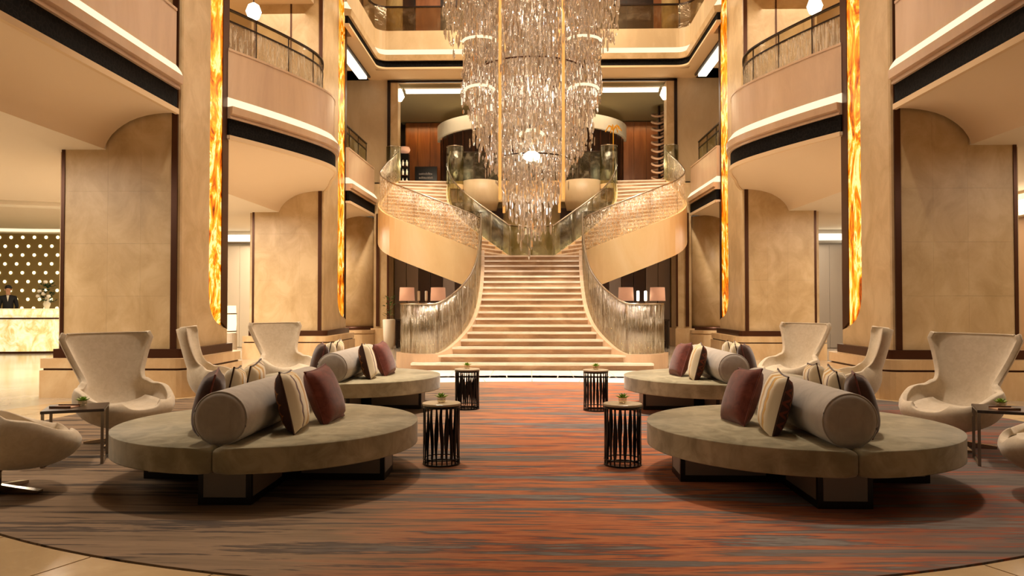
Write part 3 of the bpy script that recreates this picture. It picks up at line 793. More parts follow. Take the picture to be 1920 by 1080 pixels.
    # rounded glass ends on the upper floor
    for cx_, nm, rad_ in ((-2.62, 'inner', .28), (-4.72, 'outer', .24)):
        arc_ = [(cx_ + rad_ * math.cos(a), 26.15 + rad_ * math.sin(a)) for a in [PI + PI * q / 10 for q in range(11)]]
        tg = thing('glass_newel', 'rounded green glass end panel at the ' + nm + ' top of the ' + sd + ' flight', 'glass panel', (cx_, 26.1, 5.5))
        sweep('glass_pane', arc_, rect(-.012, .012, 5.45, 6.75), M_glass, tg, smooth=True)
        V, F = lathe([(.30 if nm == 'inner' else .2, 5.30), (.30 if nm == 'inner' else .2, 5.46)], 16, (cx_, 26.15, 0)); mk('base', V, F, M_goldstone, tg)
        V, F = tube([(x, y, 6.76) for x, y in arc_], .015, 6); mk('top_rail', V, F, M_chrome, tg)
MIR = False
# curved pale parapets at the edge of the upper floor between the flights
t = thing('parapet', 'cream curved parapet and green glass at the upper floor between the flights', 'parapet', (0, 26.3, 5))
for sx in (-1, 1):
    V, F = lathe([(.55, 4.6), (.62, 4.9), (.62, 5.6)], 28, (sx * 1.75, 26.35, 0)); mk('rounded_block', V, F, M_back, t, True)
box('edge_beam', (-2.75, 2.75), (26.28, 26.4), (4.9, 5.62), M_goldstone, t)
for k in range(5): box('glass_pane', (-2.7 + 1.08 * k + .01, -2.7 + 1.08 * k + 1.07), (26.33, 26.345), (5.62, 6.6), M_glass, t)
box('handrail', (-2.7, 2.7), (26.31, 26.36), (6.6, 6.64), M_chrome, t)
# glass parapet round the back of the landing
lp = catmull([(-.68, 23.6), (-.5, 23.9), (-.25, 24.05), (0, 24.08), (.25, 24.05), (.5, 23.9), (.68, 23.6)], 4)
t = thing('stair_balustrade', 'curved glass balustrade closing the back of the landing', 'balustrade', (0, 24, ZL))
h = len(lp) // 2
sweep('glass_pane', lp[:h + 1], rect(-.012, .012, ZL, ZL + 1.05), M_glass, t, smooth=True)
sweep('glass_pane', lp[h:], rect(-.012, .012, ZL, ZL + 1.05), M_glass, t, smooth=True)
V, F = tube([(x, y, ZL + 1.07) for x, y in lp], .02, 8); mk('handrail', V, F, M_chrome, t, True)

# under the curved flights: panelled wall, consoles, lamps
for side in (0, 1):
    MIR = bool(side); sd = 'right' if MIR else 'left'
    M_pp = simple('mauve_grey_panel_' + sd, '#8a7c74', .35); M_pq = simple('aubergine_panel_' + sd, '#38261f', .3)
    for k in range(9):
        x0 = -4.75 + .42 * k
        box('wall_panel', (x0 + .01, x0 + .41), (26.5, 26.6), (.02, 4.7), (M_pp, M_pp, M_pq, M_pq, M_pp, M_pq, M_pq, M_pp, M_pq)[k], wb)
    t = thing('console_table', 'dark console table with lamps behind the ' + sd + ' stair glass', 'table', (-3.5, 24.6, 0))
    box('table_top', (-4.35, -2.5), (24.4, 24.85), (.86, .92), M_darkwood, t, .01)
    for x in (-4.28, -2.57):
        for y in (24.45, 24.8): box('leg', (x - .03, x + .03), (y - .03, y + .03), (0, .86), M_darkwood, t)
    box('lower_shelf', (-4.3, -2.55), (24.43, 24.82), (.2, .24), M_darkwood, t)
    for nm, x in (('outer', -4.0), ('inner', -3.0)):
        tl = thing('table_lamp', nm + ' table lamp with pink drum shade on the ' + sd + ' console', 'lamp', (x, 24.62, .92), 'pink shaded lamps under the curved stairs')
        V, F = lathe([(.09, .92), (.09, .94), (.03, .97), (.05, 1.1), (.07, 1.25), (.03, 1.4), (.012, 1.45), (.012, 1.6)], 16, (x, 24.62, 0)); mk('lamp_base', V, F, M_dark, tl, True)
        V, F = lathe([(.25, 1.50), (.23, 1.93)], 24, (x, 24.62, 0)); mk('lamp_shade', V, F, M_shade, tl, True)
    for nm, x in (('outer', -3.62), ('inner', -3.38)):
        tl = thing('candle_holder', nm + ' slim white candle holder on the ' + sd + ' console', 'candle', (x, 24.6, .92))
        V, F = lathe([(.05, .92), (.05, .94), (.015, .97), (.015, 1.5)], 10, (x, 24.6, 0)); mk('stem', V, F, M_chrome, tl)
        V, F = lathe([(.04, 1.5), (.045, 1.56), (.045, 1.8), (.03, 1.82)], 12, (x, 24.6, 0)); mk('glass_cup', V, F, M_lamp if MIR else M_white, tl, True)
    if not MIR:
        tp = thing('potted_plant', 'small leafy green plant at the left end of the console', 'plant', (-4.45, 24.3, 0))
        V, F = lathe([(.14, 0), (.18, .4), (.2, .9), (.16, .92)], 16, (-4.5, 24.2, 0)); mk('pot', V, F, M_white, tp, True)
        mb = MB()
        for q in range(60):
            a = random.uniform(0, 2 * PI); r = random.uniform(.03, .2); z = random.uniform(1.0, 1.65)
            c = Vector((-4.5 + r * math.cos(a), 24.2 + r * math.sin(a), z)); u = Vector((math.cos(a), math.sin(a), random.uniform(-.3, .8))).normalized() * .12; v = u.cross(Vector((0, 0, 1))).normalized() * .035
            mb.add([c, c + u * .5 + v, c + u, c + u * .5 - v], [(0, 1, 2, 3)])
        o = mb.build('foliage', simple('leaf_green', '#3e5a24', .5), tp); o['kind'] = 'stuff'
        V, F = lathe([(.02, .9), (.012, 1.6)], 6, (-4.5, 24.2, 0)); mk('stem', V, F, M_darkwood, tp)
MIR = False

# ------------------------------------------------------------------ chandelier
CY = 20.0; CZ = 13.2
ch = thing('chandelier', 'huge tiered crystal chandelier tapering to a point above the stair', 'chandelier', (0, CY, CZ))
V, F = lathe([(2.4, 13.2), (2.4, 13.4), (.3, 13.6), (.3, 15.0)], 40, (0, CY, 0)); mk('ceiling_plate', V, F, M_chrome, ch)
def drop(mb, x, y, z, L, r, rot):
    n = 5; V = []
    for (f, q) in ((0, .25), (.12, .8), (.72, 1.0), (1, .1)):
        for k in range(n): a = rot + 2 * PI * k / n; V.append((x + r * q * math.cos(a), y + r * q * math.sin(a) * .7, z - L * f))
    F = []
    for j in range(3):
        for k in range(n): F.append((j * n + k, (j + 1) * n + k, (j + 1) * n + (k + 1) % n, j * n + (k + 1) % n))
    F.append(tuple(range(n))); F.append(tuple(3 * n + n - 1 - k for k in range(n)))
    mb.add(V, F)
def bottom(r):
    T = [(0, 2.5), (.25, 2.75), (.5, 3.25), (.72, 3.85), (.93, 4.6), (1.25, 5.05), (1.5, 5.45), (1.68, 6.1), (1.80, 6.9)]
    for (a, za), (b, zb) in zip(T, T[1:]):
        if r <= b: return za + (zb - za) * (r - a) / (b - a)
    return 8.45
rings = [(.12, 4, 9.5), (.32, 14, 9.5), (.52, 28, 8.4), (.72, 40, 7.0), (.93, 50, 9.0), (1.14, 44, 8.3), (1.36, 56, 11.2), (1.56, 64, 12.6), (1.74, 74, 12.6), (2.02, 44, 13.2), (2.24, 60, 13.2)]
proto = {}
def strand_mesh(L, var):
    key = (round(L, 1), var)
    if key in proto: return proto[key]
    rs = random.Random(int(key[0] * 10) * 7 + var); z = 0; n = 5; Lk = key[0]; V = []; F = []; prof = [(0, .003, 0, 0)]
    cx0 = cy0 = 0
    while z < Lk:
        l = rs.uniform(.10, .30) if z + .3 < Lk else .30; r = rs.uniform(.014, .034) if z + .3 < Lk else .036
        cx0, cy0 = rs.uniform(-.03, .03), rs.uniform(-.03, .03)
        prof += [(z + .01, r * .3, cx0, cy0), (z + l * .15, r * .85, cx0, cy0), (z + l * .72, r, cx0, cy0), (z + l, r * .1, cx0, cy0)]; z += l + rs.uniform(.01, .09)
    for zz_, r, ax, ay in prof:
        for k in range(n): a = 2 * PI * k / n + var; V.append((ax + r * math.cos(a), ay + r * .75 * math.sin(a), -zz_))
    for j in range(len(prof) - 1):
        for k in range(n): F.append((j * n + k, (j + 1) * n + k, (j + 1) * n + (k + 1) % n, j * n + (k + 1) % n))
    me = bpy.data.meshes.new('crystal_strand'); me.from_pydata(V, [], F); me.materials.append(M_crystal)
    proto[key] = me; return me
strands = []
for r, n, ztop in rings:
    for k in range(n):
        a = 2 * PI * (k + random.uniform(-.25, .25)) / n; rr_ = r + random.uniform(-.06, .06)
        zb = bottom(r) + random.uniform(-.18, .3) if r < 1.9 else (8.5 + random.uniform(-.35, .5) if r > 2.1 else 8.0 + random.uniform(-.5, .6))
        strands.append((rr_ * math.cos(a), CY + rr_ * math.sin(a), ztop, zb))
strands.sort(key=lambda s: s[1])
rest = MB()
for i, (x, y, zt, zb) in enumerate(strands):
    me = strand_mesh(max(zt - zb - .3, .3), i % 3)
    if i < 300:
        o = bpy.data.objects.new('crystal_strand', me); COL.objects.link(o); o.parent = ch; o.location = (x, y - CY, zt - CZ)
    else:
        rest.add([(v.co.x + x, v.co.y + y, v.co.z + zt) for v in me.vertices], [tuple(p.vertices) for p in me.polygons])
o = rest.build('crystal_strands_behind', M_crystal, ch); o['kind'] = 'stuff'
# clusters: short tassels of loose drops round each ring, too many to count
mb = MB()
for q in range(3600):
    r = random.choice([1.36, 1.56, 1.74, 1.8, 1.8, 1.74, .93, 1.14]); a = random.uniform(0, 2 * PI)
    z = random.uniform(bottom(min(r, 1.79)), 10.2)
    drop(mb, (r + random.uniform(-.08, .08)) * math.cos(a), CY + (r + random.uniform(-.08, .08)) * math.sin(a), z, random.uniform(.08, .28), random.uniform(.012, .028), random.uniform(0, 6))
for q in range(500):
    a = random.uniform(0, 2 * PI); r = random.uniform(1.95, 2.3)
    drop(mb, r * math.cos(a), CY + r * math.sin(a), random.uniform(8.4, 10), random.uniform(.08, .28), random.uniform(.012, .028), 0)
o = mb.build('loose_crystal_drops', M_crystal, ch); o['kind'] = 'stuff'
def ringm(name, r, z, rad, mat, n=48):
    pts = [(r * math.cos(2 * PI * k / n), CY + r * math.sin(2 * PI * k / n), z) for k in range(n + 1)]
    V, F = tube(pts, rad, 8, False); return mk(name, V, F, mat, ch, True)
ringm('dark_ring', 1.40, 7.42, .022, M_bar); ringm('steel_ring', .95, 5.15, .018, M_dark)
ringm('steel_ring', 1.62, 10.6, .03, M_chrome); ringm('steel_ring', 2.15, 12.6, .03, M_chrome); ringm('steel_ring', 2.25, 13.1, .03, M_chrome)
for sx in (-1, 1):
    for dy_ in (-.0, .9):
        x = sx * .76; y = CY - 1.62 + dy_ * 3
        V, F = tube([(x, y, 3.9), (x, y, 13.2)], .036, 8); mk('amber_rod', V, F, M_amber_rod, ch, True)
    for rz, rr_ in ((7.85, .42), (6.65, .36)):
        pts = [(sx * 1.30 + rr_ * math.cos(a), CY - .9 + .25 * math.sin(a), rz + .1 * math.sin(a + PI / 2)) for a in [PI * q / 10 for q in range(11)]]
        pts = [(sx * 1.28 + rr_ * math.cos(PI * q / 10), CY - 1.2, rz + .14 * math.sin(PI * q / 10)) for q in range(11)]
        V, F = tube(pts, .035, 8); mk('lit_arch', V, F, M_cove, ch, True)
for z, r in ((5.05, .2),):
    V, F = lathe([(r * .5, z + .12), (r, z + .05), (r, z - .05), (r * .5, z - .1)], 24, (0, CY - 1.0, 0)); mk('lamp_disc', V, F, M_lamp, ch, True)
pts = [(.30 * math.cos(PI * q / 10), CY - 1.0, 5.55 + .16 * math.sin(PI * q / 10)) for q in range(11)]
V, F = tube(pts, .04, 8); mk('lit_arch', V, F, M_cove, ch, True)
for z, e in ((4.0, 14), (5.6, 36), (7.2, 70), (9.0, 90)):
    point('chandelier_lamp', (0, CY, z), e, (1, .95, .88), rad=.3)
spot('added_chandelier_spot', (-1.5, 9.5, 14.5), (0, 20, 6.5), 1500, 36, (1, .96, .9), rad=.1)  # pair of spots added for white highlights on the crystals
spot('added_chandelier_spot', (1.5, 9.5, 14.5), (0, 20, 6.5), 1500, 36, (1, .96, .9), rad=.1)

# ------------------------------------------------------------------ reception at far left
t = thing('perforated_screen', 'gold wall screen with rows of lit round holes behind the reception desk', 'wall screen', (-16, 25, 0))
M_scr = simple('bronze_gold_screen', '#a08a58', .5, .1)
box('panel', (-21.5, -12.42), (25.2, 25.3), (0, 3.75), M_scr, t)
V, F = lathe([(.055, -.006), (.055, .006)], 10, (0, 0, 0)); V = [(x, z, y) for x, y, z in V]
dm = bpy.data.meshes.new('light_hole'); dm.from_pydata(V, [], F); dm.materials.append(M_dot)
cnt = 0
for r in range(11):
    for c in range(18):
        x = -13.0 - .395 * c - (.1975 if r % 2 else 0); z = 3.62 - .295 * r
        if x < -18.2: continue
        o = bpy.data.objects.new('light_hole', dm); COL.objects.link(o); o.parent = t; o.location = (x + 16, .19, z)
        cnt += 1
t = thing('reception_desk', 'curved reception desk of glowing pale onyx at far left', 'desk', (-15, 21.6, 0))
dp = catmull([(-19.5, 20.9), (-17.5, 21.15), (-15.5, 21.3), (-14.2, 21.4), (-13.3, 21.7), (-12.95, 22.3)], 8)
sweep('onyx_front', dp, rect(-.35, .0, .06, .98), M_onyx_pale, t, smooth=False)
sweep('onyx_counter', dp, [(-.5, 1.0), (.10, 1.02), (.16, 1.1), (.12, 1.24), (-.5, 1.27)], M_onyx_pale, t)
sweep('bronze_groove', dp, rect(-.35, .03, .97, 1.01), M_bar, t)
sweep('base', dp, rect(-.35, .01, 0, .06), M_bar, t)
# cove ring in the reception ceiling
t = thing('ceiling_cove', 'large round lit cove in the ceiling above the reception', 'ceiling light', (-14, 20.6, 3.7))
arcp = [(-14.5 + 5.0 * math.cos(2 * PI * k / 64), 20.6 + 3.4 * math.sin(2 * PI * k / 64)) for k in range(65)]
sweep('outer_moulding', arcp, rect(0, .5, 3.66, 3.78), M_white, t)
sweep('light_strip', arcp, rect(-.12, 0, 3.68, 3.76), M_cove, t)
area('reception_light', (-14.5, 19.5, 3.6), 4, 40, (1, .88, .7), sizey=3)
# staff platform and person
struct(box('platform_floor', (-19, -13.4), (22.3, 24.6), (0, .2), M_floor))
# person: one skinned body
def skin_body(name, verts, edges, radii, root=0, sub=2):
    me = bpy.data.meshes.new(name); me.from_pydata(verts, edges, [])
    o = bpy.data.objects.new(name, me); COL.objects.link(o)
    m = o.modifiers.new('s', 'SKIN'); m.use_smooth_shade = True; s = o.modifiers.new('d', 'SUBSURF'); s.levels = sub; s.render_levels = sub
    for i, v in enumerate(me.skin_vertices[0].data):
        v.radius = radii[i] if isinstance(radii[i], tuple) else (radii[i], radii[i]); v.use_root = (i == root)
    dg = bpy.context.evaluated_depsgraph_get(); dg.update()
    nm = bpy.data.meshes.new_from_object(o.evaluated_get(dg)); bpy.data.objects.remove(o)
    return nm
BV = [(0, 0, .92), (0, 0, 1.08), (0, .01, 1.25), (0, .01, 1.38), (0, 0, 1.47), (0, -.01, 1.53), (0, -.02, 1.62), (0, -.01, 1.68),
      (-.17, .01, 1.39), (-.23, .02, 1.12), (-.19, -.16, .98), (-.14, -.26, .99), (.17, .01, 1.39), (.23, .02, 1.12), (.19, -.16, .98), (.14, -.26, .99),
      (-.1, 0, .86), (-.1, 0, .48), (-.1, .02, .08), (-.1, -.14, .04), (.1, 0, .86), (.1, 0, .48), (.1, .02, .08), (.1, -.14, .04)]
BE = [(0, 1), (1, 2), (2, 3), (3, 4), (4, 5), (5, 6), (6, 7), (3, 8), (8, 9), (9, 10), (10, 11), (3, 12), (12, 13), (13, 14), (14, 15), (0, 16), (16, 17), (17, 18), (18, 19), (0, 20), (20, 21), (21, 22), (22, 23)]
BR = [(.15, .11), (.14, .10), (.16, .11), (.15, .10), .05, .055, (.085, .10), (.075, .09), .075, .05, .04, .032, .075, .05, .04, .032, .10, .07, .05, .04, .10, .07, .05, .04]
nm = skin_body('body', BV, BE, BR)
M_skin = simple('skin', '#c89678', .5); M_suit = simple('black_suit', '#0d0c10', .7); M_hair = simple('black_hair', '#0a0706', .4)
for mm in (M_suit, M_skin): nm.materials.append(mm)
for p in nm.polygons:
    c = p.center; p.material_index = 1 if (c.z > 1.475 or (c.y < -.2 and c.z > .9)) else 0
person = thing('person', 'receptionist in a black suit and white shirt standing behind the desk', 'person', (-15.73, 22.75, .2), rotz=math.radians(30))
def child(name, me, parent):
    o = bpy.data.objects.new(name, me); COL.objects.link(o); o.parent = parent; return o
child('body', nm, person)
def lmk(name, V, F, mat, parent, smooth=True):
    me = bpy.data.meshes.new(name); me.from_pydata([tuple(v) for v in V], [], F); me.materials.append(mat)
    if smooth: me.polygons.foreach_set('use_smooth', [True] * len(F))
    return child(name, me, parent)
V, F = lathe([(.02, 1.775), (.07, 1.755), (.098, 1.70), (.10, 1.65), (.085, 1.62)], 18); V = [(x, y + .015 + (.02 if z < 1.7 else 0), z) for x, y, z in V]; lmk('hair', V, F, M_hair, person)
V, F = prism([(-.035, 1.46), (.035, 1.46), (0, 1.27)], -.118, -.10); V = [(x, z, y) for x, y, z in V]; lmk('shirt', V, F, M_white, person, False)
for sx in (-1, 1):
    V, F = lathe([(.002, -.008), (.009, 0), (.002, .008)], 8, (sx * .032, -.112, 1.645)); lmk('eye', V, F, M_hair, person)
    V, F = lathe([(.01, -.03), (.016, 0), (.01, .03)], 8, (sx * .088, -.01, 1.63)); lmk('ear', V, F, M_skin, person)
    for q in range(5):
        bx = sx * (.14 - .018 + .010 * q) if q < 4 else sx * .105
        L = (.06, .075, .07, .055, .045)[q]
        y0 = -.26 if q < 4 else -.24
        V, F = tube([(bx, y0, .985), (bx, y0 - L * .55, .985), (bx, y0 - L, .97)], [.010, .009, .006], 6); lmk('finger', V, F, M_skin, person)
V, F = tube([(0, -.115, 1.64), (0, -.132, 1.612)], [.008, .013], 8); lmk('nose', V, F, M_skin, person)
V, F = tube([(-.022, -.112, 1.588), (0, -.118, 1.586), (.022, -.112, 1.588)], .005, 6); lmk('mouth', V, F, simple('lips', '#8a4a40', .5), person)
# vase with plant on the desk
t = thing('flower_vase', 'tall dark green plant with white blooms at the right end of the reception desk', 'plant', (-13.92, 21.85, 1.27))
V, F = lathe([(.06, 1.27), (.10, 1.4), (.05, 1.55), (.07, 1.6)], 14, (-13.97, 21.85, 0)); mk('vase', V, F, M_white, t, True)
mb = MB()
for q in range(140):
    a = random.uniform(0, 2 * PI); b_ = random.uniform(-1, 1); r = random.uniform(.08, .2)
    c = Vector((-13.97 + r * math.cos(a), 21.85 + r * math.sin(a), 1.72 + .28 * b_)); u = Vector((math.cos(a), math.sin(a), random.uniform(-.5, .9))).normalized() * .13; v = u.cross(Vector((0, 0, 1))).normalized() * .04
    mb.add([c, c + u * .5 + v, c + u, c + u * .5 - v], [(0, 1, 2, 3)])
o = mb.build('foliage', simple('dark_leaf', '#1e3a20', .5), t); o['kind'] = 'stuff'
for q in range(5):
    V, F = lathe([(.01, -.05), (.06, -.02), (.05, .04), (.01, .05)], 8, (-13.97 + random.uniform(-.2, .2), 21.65, 1.75 + random.uniform(-.2, .3))); mk('blossom', V, F, M_white, t, True)
# glowing lantern in the left wing
t = thing('lantern', 'tall glowing lantern lamp with bronze bands on a marble stand beyond the left pillar', 'lamp', (-7.4, 19, 0))
lx, ly = -7.62, 19.2
V, F = lathe([(.20, .0), (.20, .66), (.17, .68)], 24, (lx, ly, 0)); mk('stand', V, F, M_floor, t)
V, F = lathe([(.17, .68), (.19, .9), (.17, 1.36)], 24, (lx, ly, 0)); mk('shade', V, F, emis('lantern_glow', '#ffe9b0', 1.6), t, True)
for z in (.70, 1.14): V, F = lathe([(.19, z), (.20, z + .015), (.19, z + .03)], 24, (lx, ly, 0)); mk('bronze_band', V, F, M_bar, t)

# ------------------------------------------------------------------ round sofas
def bev_prism(poly, z0, z1, off, seg=4):
    V, F = prism(poly, z0, z1); bm = bmesh.new(); vs = [bm.verts.new(v) for v in V]
    for f in F: bm.faces.new([vs[i] for i in f])
    es = [e for e in bm.edges if abs(e.verts[0].co.z - e.verts[1].co.z) < 1e-5]
    bmesh.ops.bevel(bm, geom=es, offset=off, segments=seg, affect='EDGES', profile=.5)
    bm.verts.index_update(); V = [tuple(v.co) for v in bm.verts]; F = [tuple(v.index for v in f.verts) for f in bm.faces]; bm.free(); return V, F
R = 1.18
def make_sofa(label):
    t = thing('round_sofa', label, 'sofa', (0, 0, 0), 'round sofas on the carpet')
    for sx in (-1, 1):
        poly = [(sx * (.006 + 0), -math.sqrt(R * R))] 
        poly = [(sx * .006, -R)] + [(sx * max(.006, R * math.sin(a)), -R * math.cos(a)) for a in [PI * k / 40 for k in range(1, 40)]] + [(sx * .006, R)]
        V, F = bev_prism(poly, .255, .43, .035); mk('seat_cushion', V, F, M_velvet, t, True)
    L = 1.06
    # bolster along the seam
    V, F = lathe([(.145, -L), (.175, -L + .012), (.187, -L + .035), (.187, L - .035), (.175, L - .012), (.145, L)], 36)
    V = [(x, z, y + .43 + .187 - .012) for x, y, z in V]; F = [tuple(reversed(f)) for f in F]
    bo = mk('bolster', V, F, M_bolster, t, True)
    for e in (-1, 1):
        pts = [(.181 * math.cos(2 * PI * k / 36), e * (L - .02), .605 + .181 * math.sin(2 * PI * k / 36)) for k in range(37)]
        V, F = tube(pts, .007, 6, False); mk('piping', V, F, M_bolster, bo, True)
    # cross-shaped base
    for nm, ax in (('base_beam', 0), ('base_beam', 1)):
        mb = MB()
        l, w_ = .96, .185
        if ax == 0: mb.box(-w_, w_, -l, l, .0, .05); mb.box(-w_, w_, -l, l, .225, .258); mb.box(-w_ + .02, w_ - .02, -l + .02, l - .02, .05, .225)
        else: mb.box(-l, l, -w_, w_, .0, .05); mb.box(-l, l, -w_, w_, .225, .258); mb.box(-l + .02, l - .02, -w_ + .02, w_ - .02, .05, .225)
        for a in (-1, 1):
            for b in (-1, 1):
                x_, y_ = (a * w_, b * l) if ax == 0 else (a * l, b * w_)
                mb.box(x_ - (.035 if a > 0 else 0), x_ + (.035 if a < 0 else 0), y_ - (.035 if b > 0 else 0), y_ + (.035 if b < 0 else 0), .05, .225)
        bb = mb.build('base_beam', M_blackbase, t)
        for e in (-1, 1):
            if ax == 0: box('end_panel', (-w_ + .037, w_ - .037), (e * l, e * (l - .015)), (.052, .223), M_panel, bb)
            else: box('end_panel', (e * l, e * (l - .015)), (-w_ + .037, w_ - .037), (.052, .223), M_panel, bb)
            for e2 in (-1, 1):
                if ax == 0: box('side_panel', (e2 * w_, e2 * (w_ - .015)), (e * .3, e * (l - .037)), (.052, .223), M_panel, bb)
                else: box('side_panel', (e * .3, e * (l - .037)), (e2 * w_, e2 * (w_ - .015)), (.052, .223), M_panel, bb)
    return t
s0 = make_sofa('round taupe velvet sofa with a long bolster, near left')
SN = {('left', 'near'): (-2.12, 6.25), ('right', 'near'): (2.12, 6.25), ('left', 'far'): (-2.42, 10.35), ('right', 'far'): (2.42, 10.35)}
s0.location = (-2.12, 6.25, .014)
dup(s0, (2.12, 6.25, .014), 0, 'round taupe velvet sofa with a long bolster, near right')
dup(s0, (-2.42, 10.35, .014), 0, 'round taupe velvet sofa with a long bolster, far left by the stair')
dup(s0, (2.42, 10.35, .014), 0, 'round taupe velvet sofa with a long bolster, far right by the stair')

# ------------------------------------------------------------------ cushions
def pillow(mat_front, mat_back, edge, s=.235, th=.10, n=14):
    V = []; F = []; fm = []
    for sgn in (1, -1):
        b = len(V)
        for j in range(n + 1):
            for i in range(n + 1):
                u = -1 + 2 * i / n; v = -1 + 2 * j / n
                h = ((1 - abs(u) ** 2.6) * (1 - abs(v) ** 2.6)) ** .42 * th
                k = 1 - .07 * (1 - (u * u)) * (abs(v) ** 3) ; k2 = 1 - .07 * (1 - v * v) * (abs(u) ** 3)
                V.append((u * s * k2, -sgn * h, v * s * k))
        for j in range(n):
            for i in range(n):
                a = b + j * (n + 1) + i; f = (a, a + 1, a + n + 2, a + n + 1)
                F.append(f if sgn > 0 else tuple(reversed(f))); fm.append(0 if sgn > 0 else 1)
    me = bpy.data.meshes.new('cushion'); me.from_pydata(V, [], F); me.materials.append(mat_front); me.materials.append(mat_back)
    me.polygons.foreach_set('material_index', fm); me.polygons.foreach_set('use_smooth', [True] * len(F))
    return me
pts_ = []
def piping_mesh(mat, s=.235, n=14):
    pts = []
    for (u0, v0, u1, v1) in ((-1, -1, 1, -1), (1, -1, 1, 1), (1, 1, -1, 1), (-1, 1, -1, -1)):
        for k in range(n):
            u = u0 + (u1 - u0) * k / n; v = v0 + (v1 - v0) * k / n
            pts.append((u * s * (1 - .07 * (1 - v * v) * abs(u) ** 3), 0, v * s * (1 - .07 * (1 - u * u) * abs(v) ** 3)))
    pts.append(pts[0]); V, F = tube(pts, .007, 5, False)
    me = bpy.data.meshes.new('piping'); me.from_pydata(V, [], F); me.materials.append(mat); return me
PM = pillow(M_pattern, M_chain, None); BM_ = pillow(M_burg, M_burg, None); KM = pillow(M_brownf, M_brownf, None); PP = pillow(M_pattern, M_pattern, None)
pip1 = piping_mesh(M_brownf); pip2 = piping_mesh(M_burg)
def cushion(me, pip, loc, yaw, tilt, roll, label, group):
    o = bpy.data.objects.new('cushion', me); COL.objects.link(o); tag(o, label, 'cushion', group)
    # local -Y faces outward
    o.location = loc
    o.rotation_euler = (Matrix.Rotation(yaw, 3, 'Z') @ Matrix.Rotation(tilt, 3, 'X') @ Matrix.Rotation(roll, 3, 'Y')).to_euler()
    p = bpy.data.objects.new('piping', pip); COL.objects.link(p); p.parent = o
    return o
for (sd, nf), (sx_, sy_) in SN.items():
    q = -1 if sd == 'left' else 1       # q*-1 is the direction to the aisle
    far = nf == 'far'
    # aisle side: face (-Y local) turned to the aisle (-q x)
    def put(dx, dy, me, pip, yawdeg, tilt, label, face, roll=0, z=.66):
        # dx towards the aisle
        X = sx_ - q * dx
        base = PI / 2 if q < 0 else -PI / 2     # yaw so that local -Y looks at +x (left sofa) or -x
        yaw = (base if face > 0 else -base) + math.radians(yawdeg) * (1 if q < 0 else -1)
        cushion(me, pip, (X, sy_ + dy, z), yaw, math.radians(tilt), math.radians(roll), label, 'cushions on the round sofas')
    n_ = nf + ' ' + sd
    put(.30, -.42, PM, pip1, 8, -14, 'cream cushion with gold stripes leaning on the aisle side of the %s bolster' % n_, 1, 3)
    put(.42, .06, BM_, pip2, -6, -20, 'burgundy cushion leaning on the aisle side of the %s bolster' % n_, 1, -4, .655)
    put(-.31, -.50, KM, pip2, 20, -14, 'brown cushion nearest the front on the outer side of the %s bolster' % n_, -1, 2, .665)
    put(-.33, -.02, PP, pip1, 14, -12, 'cream and gold cushion in the middle of the outer side of the %s bolster' % n_, -1, -3)
    put(-.34, .44, PP, pip1, 10, -12, 'cream and gold cushion furthest back on the outer side of the %s bolster' % n_, -1, 4)

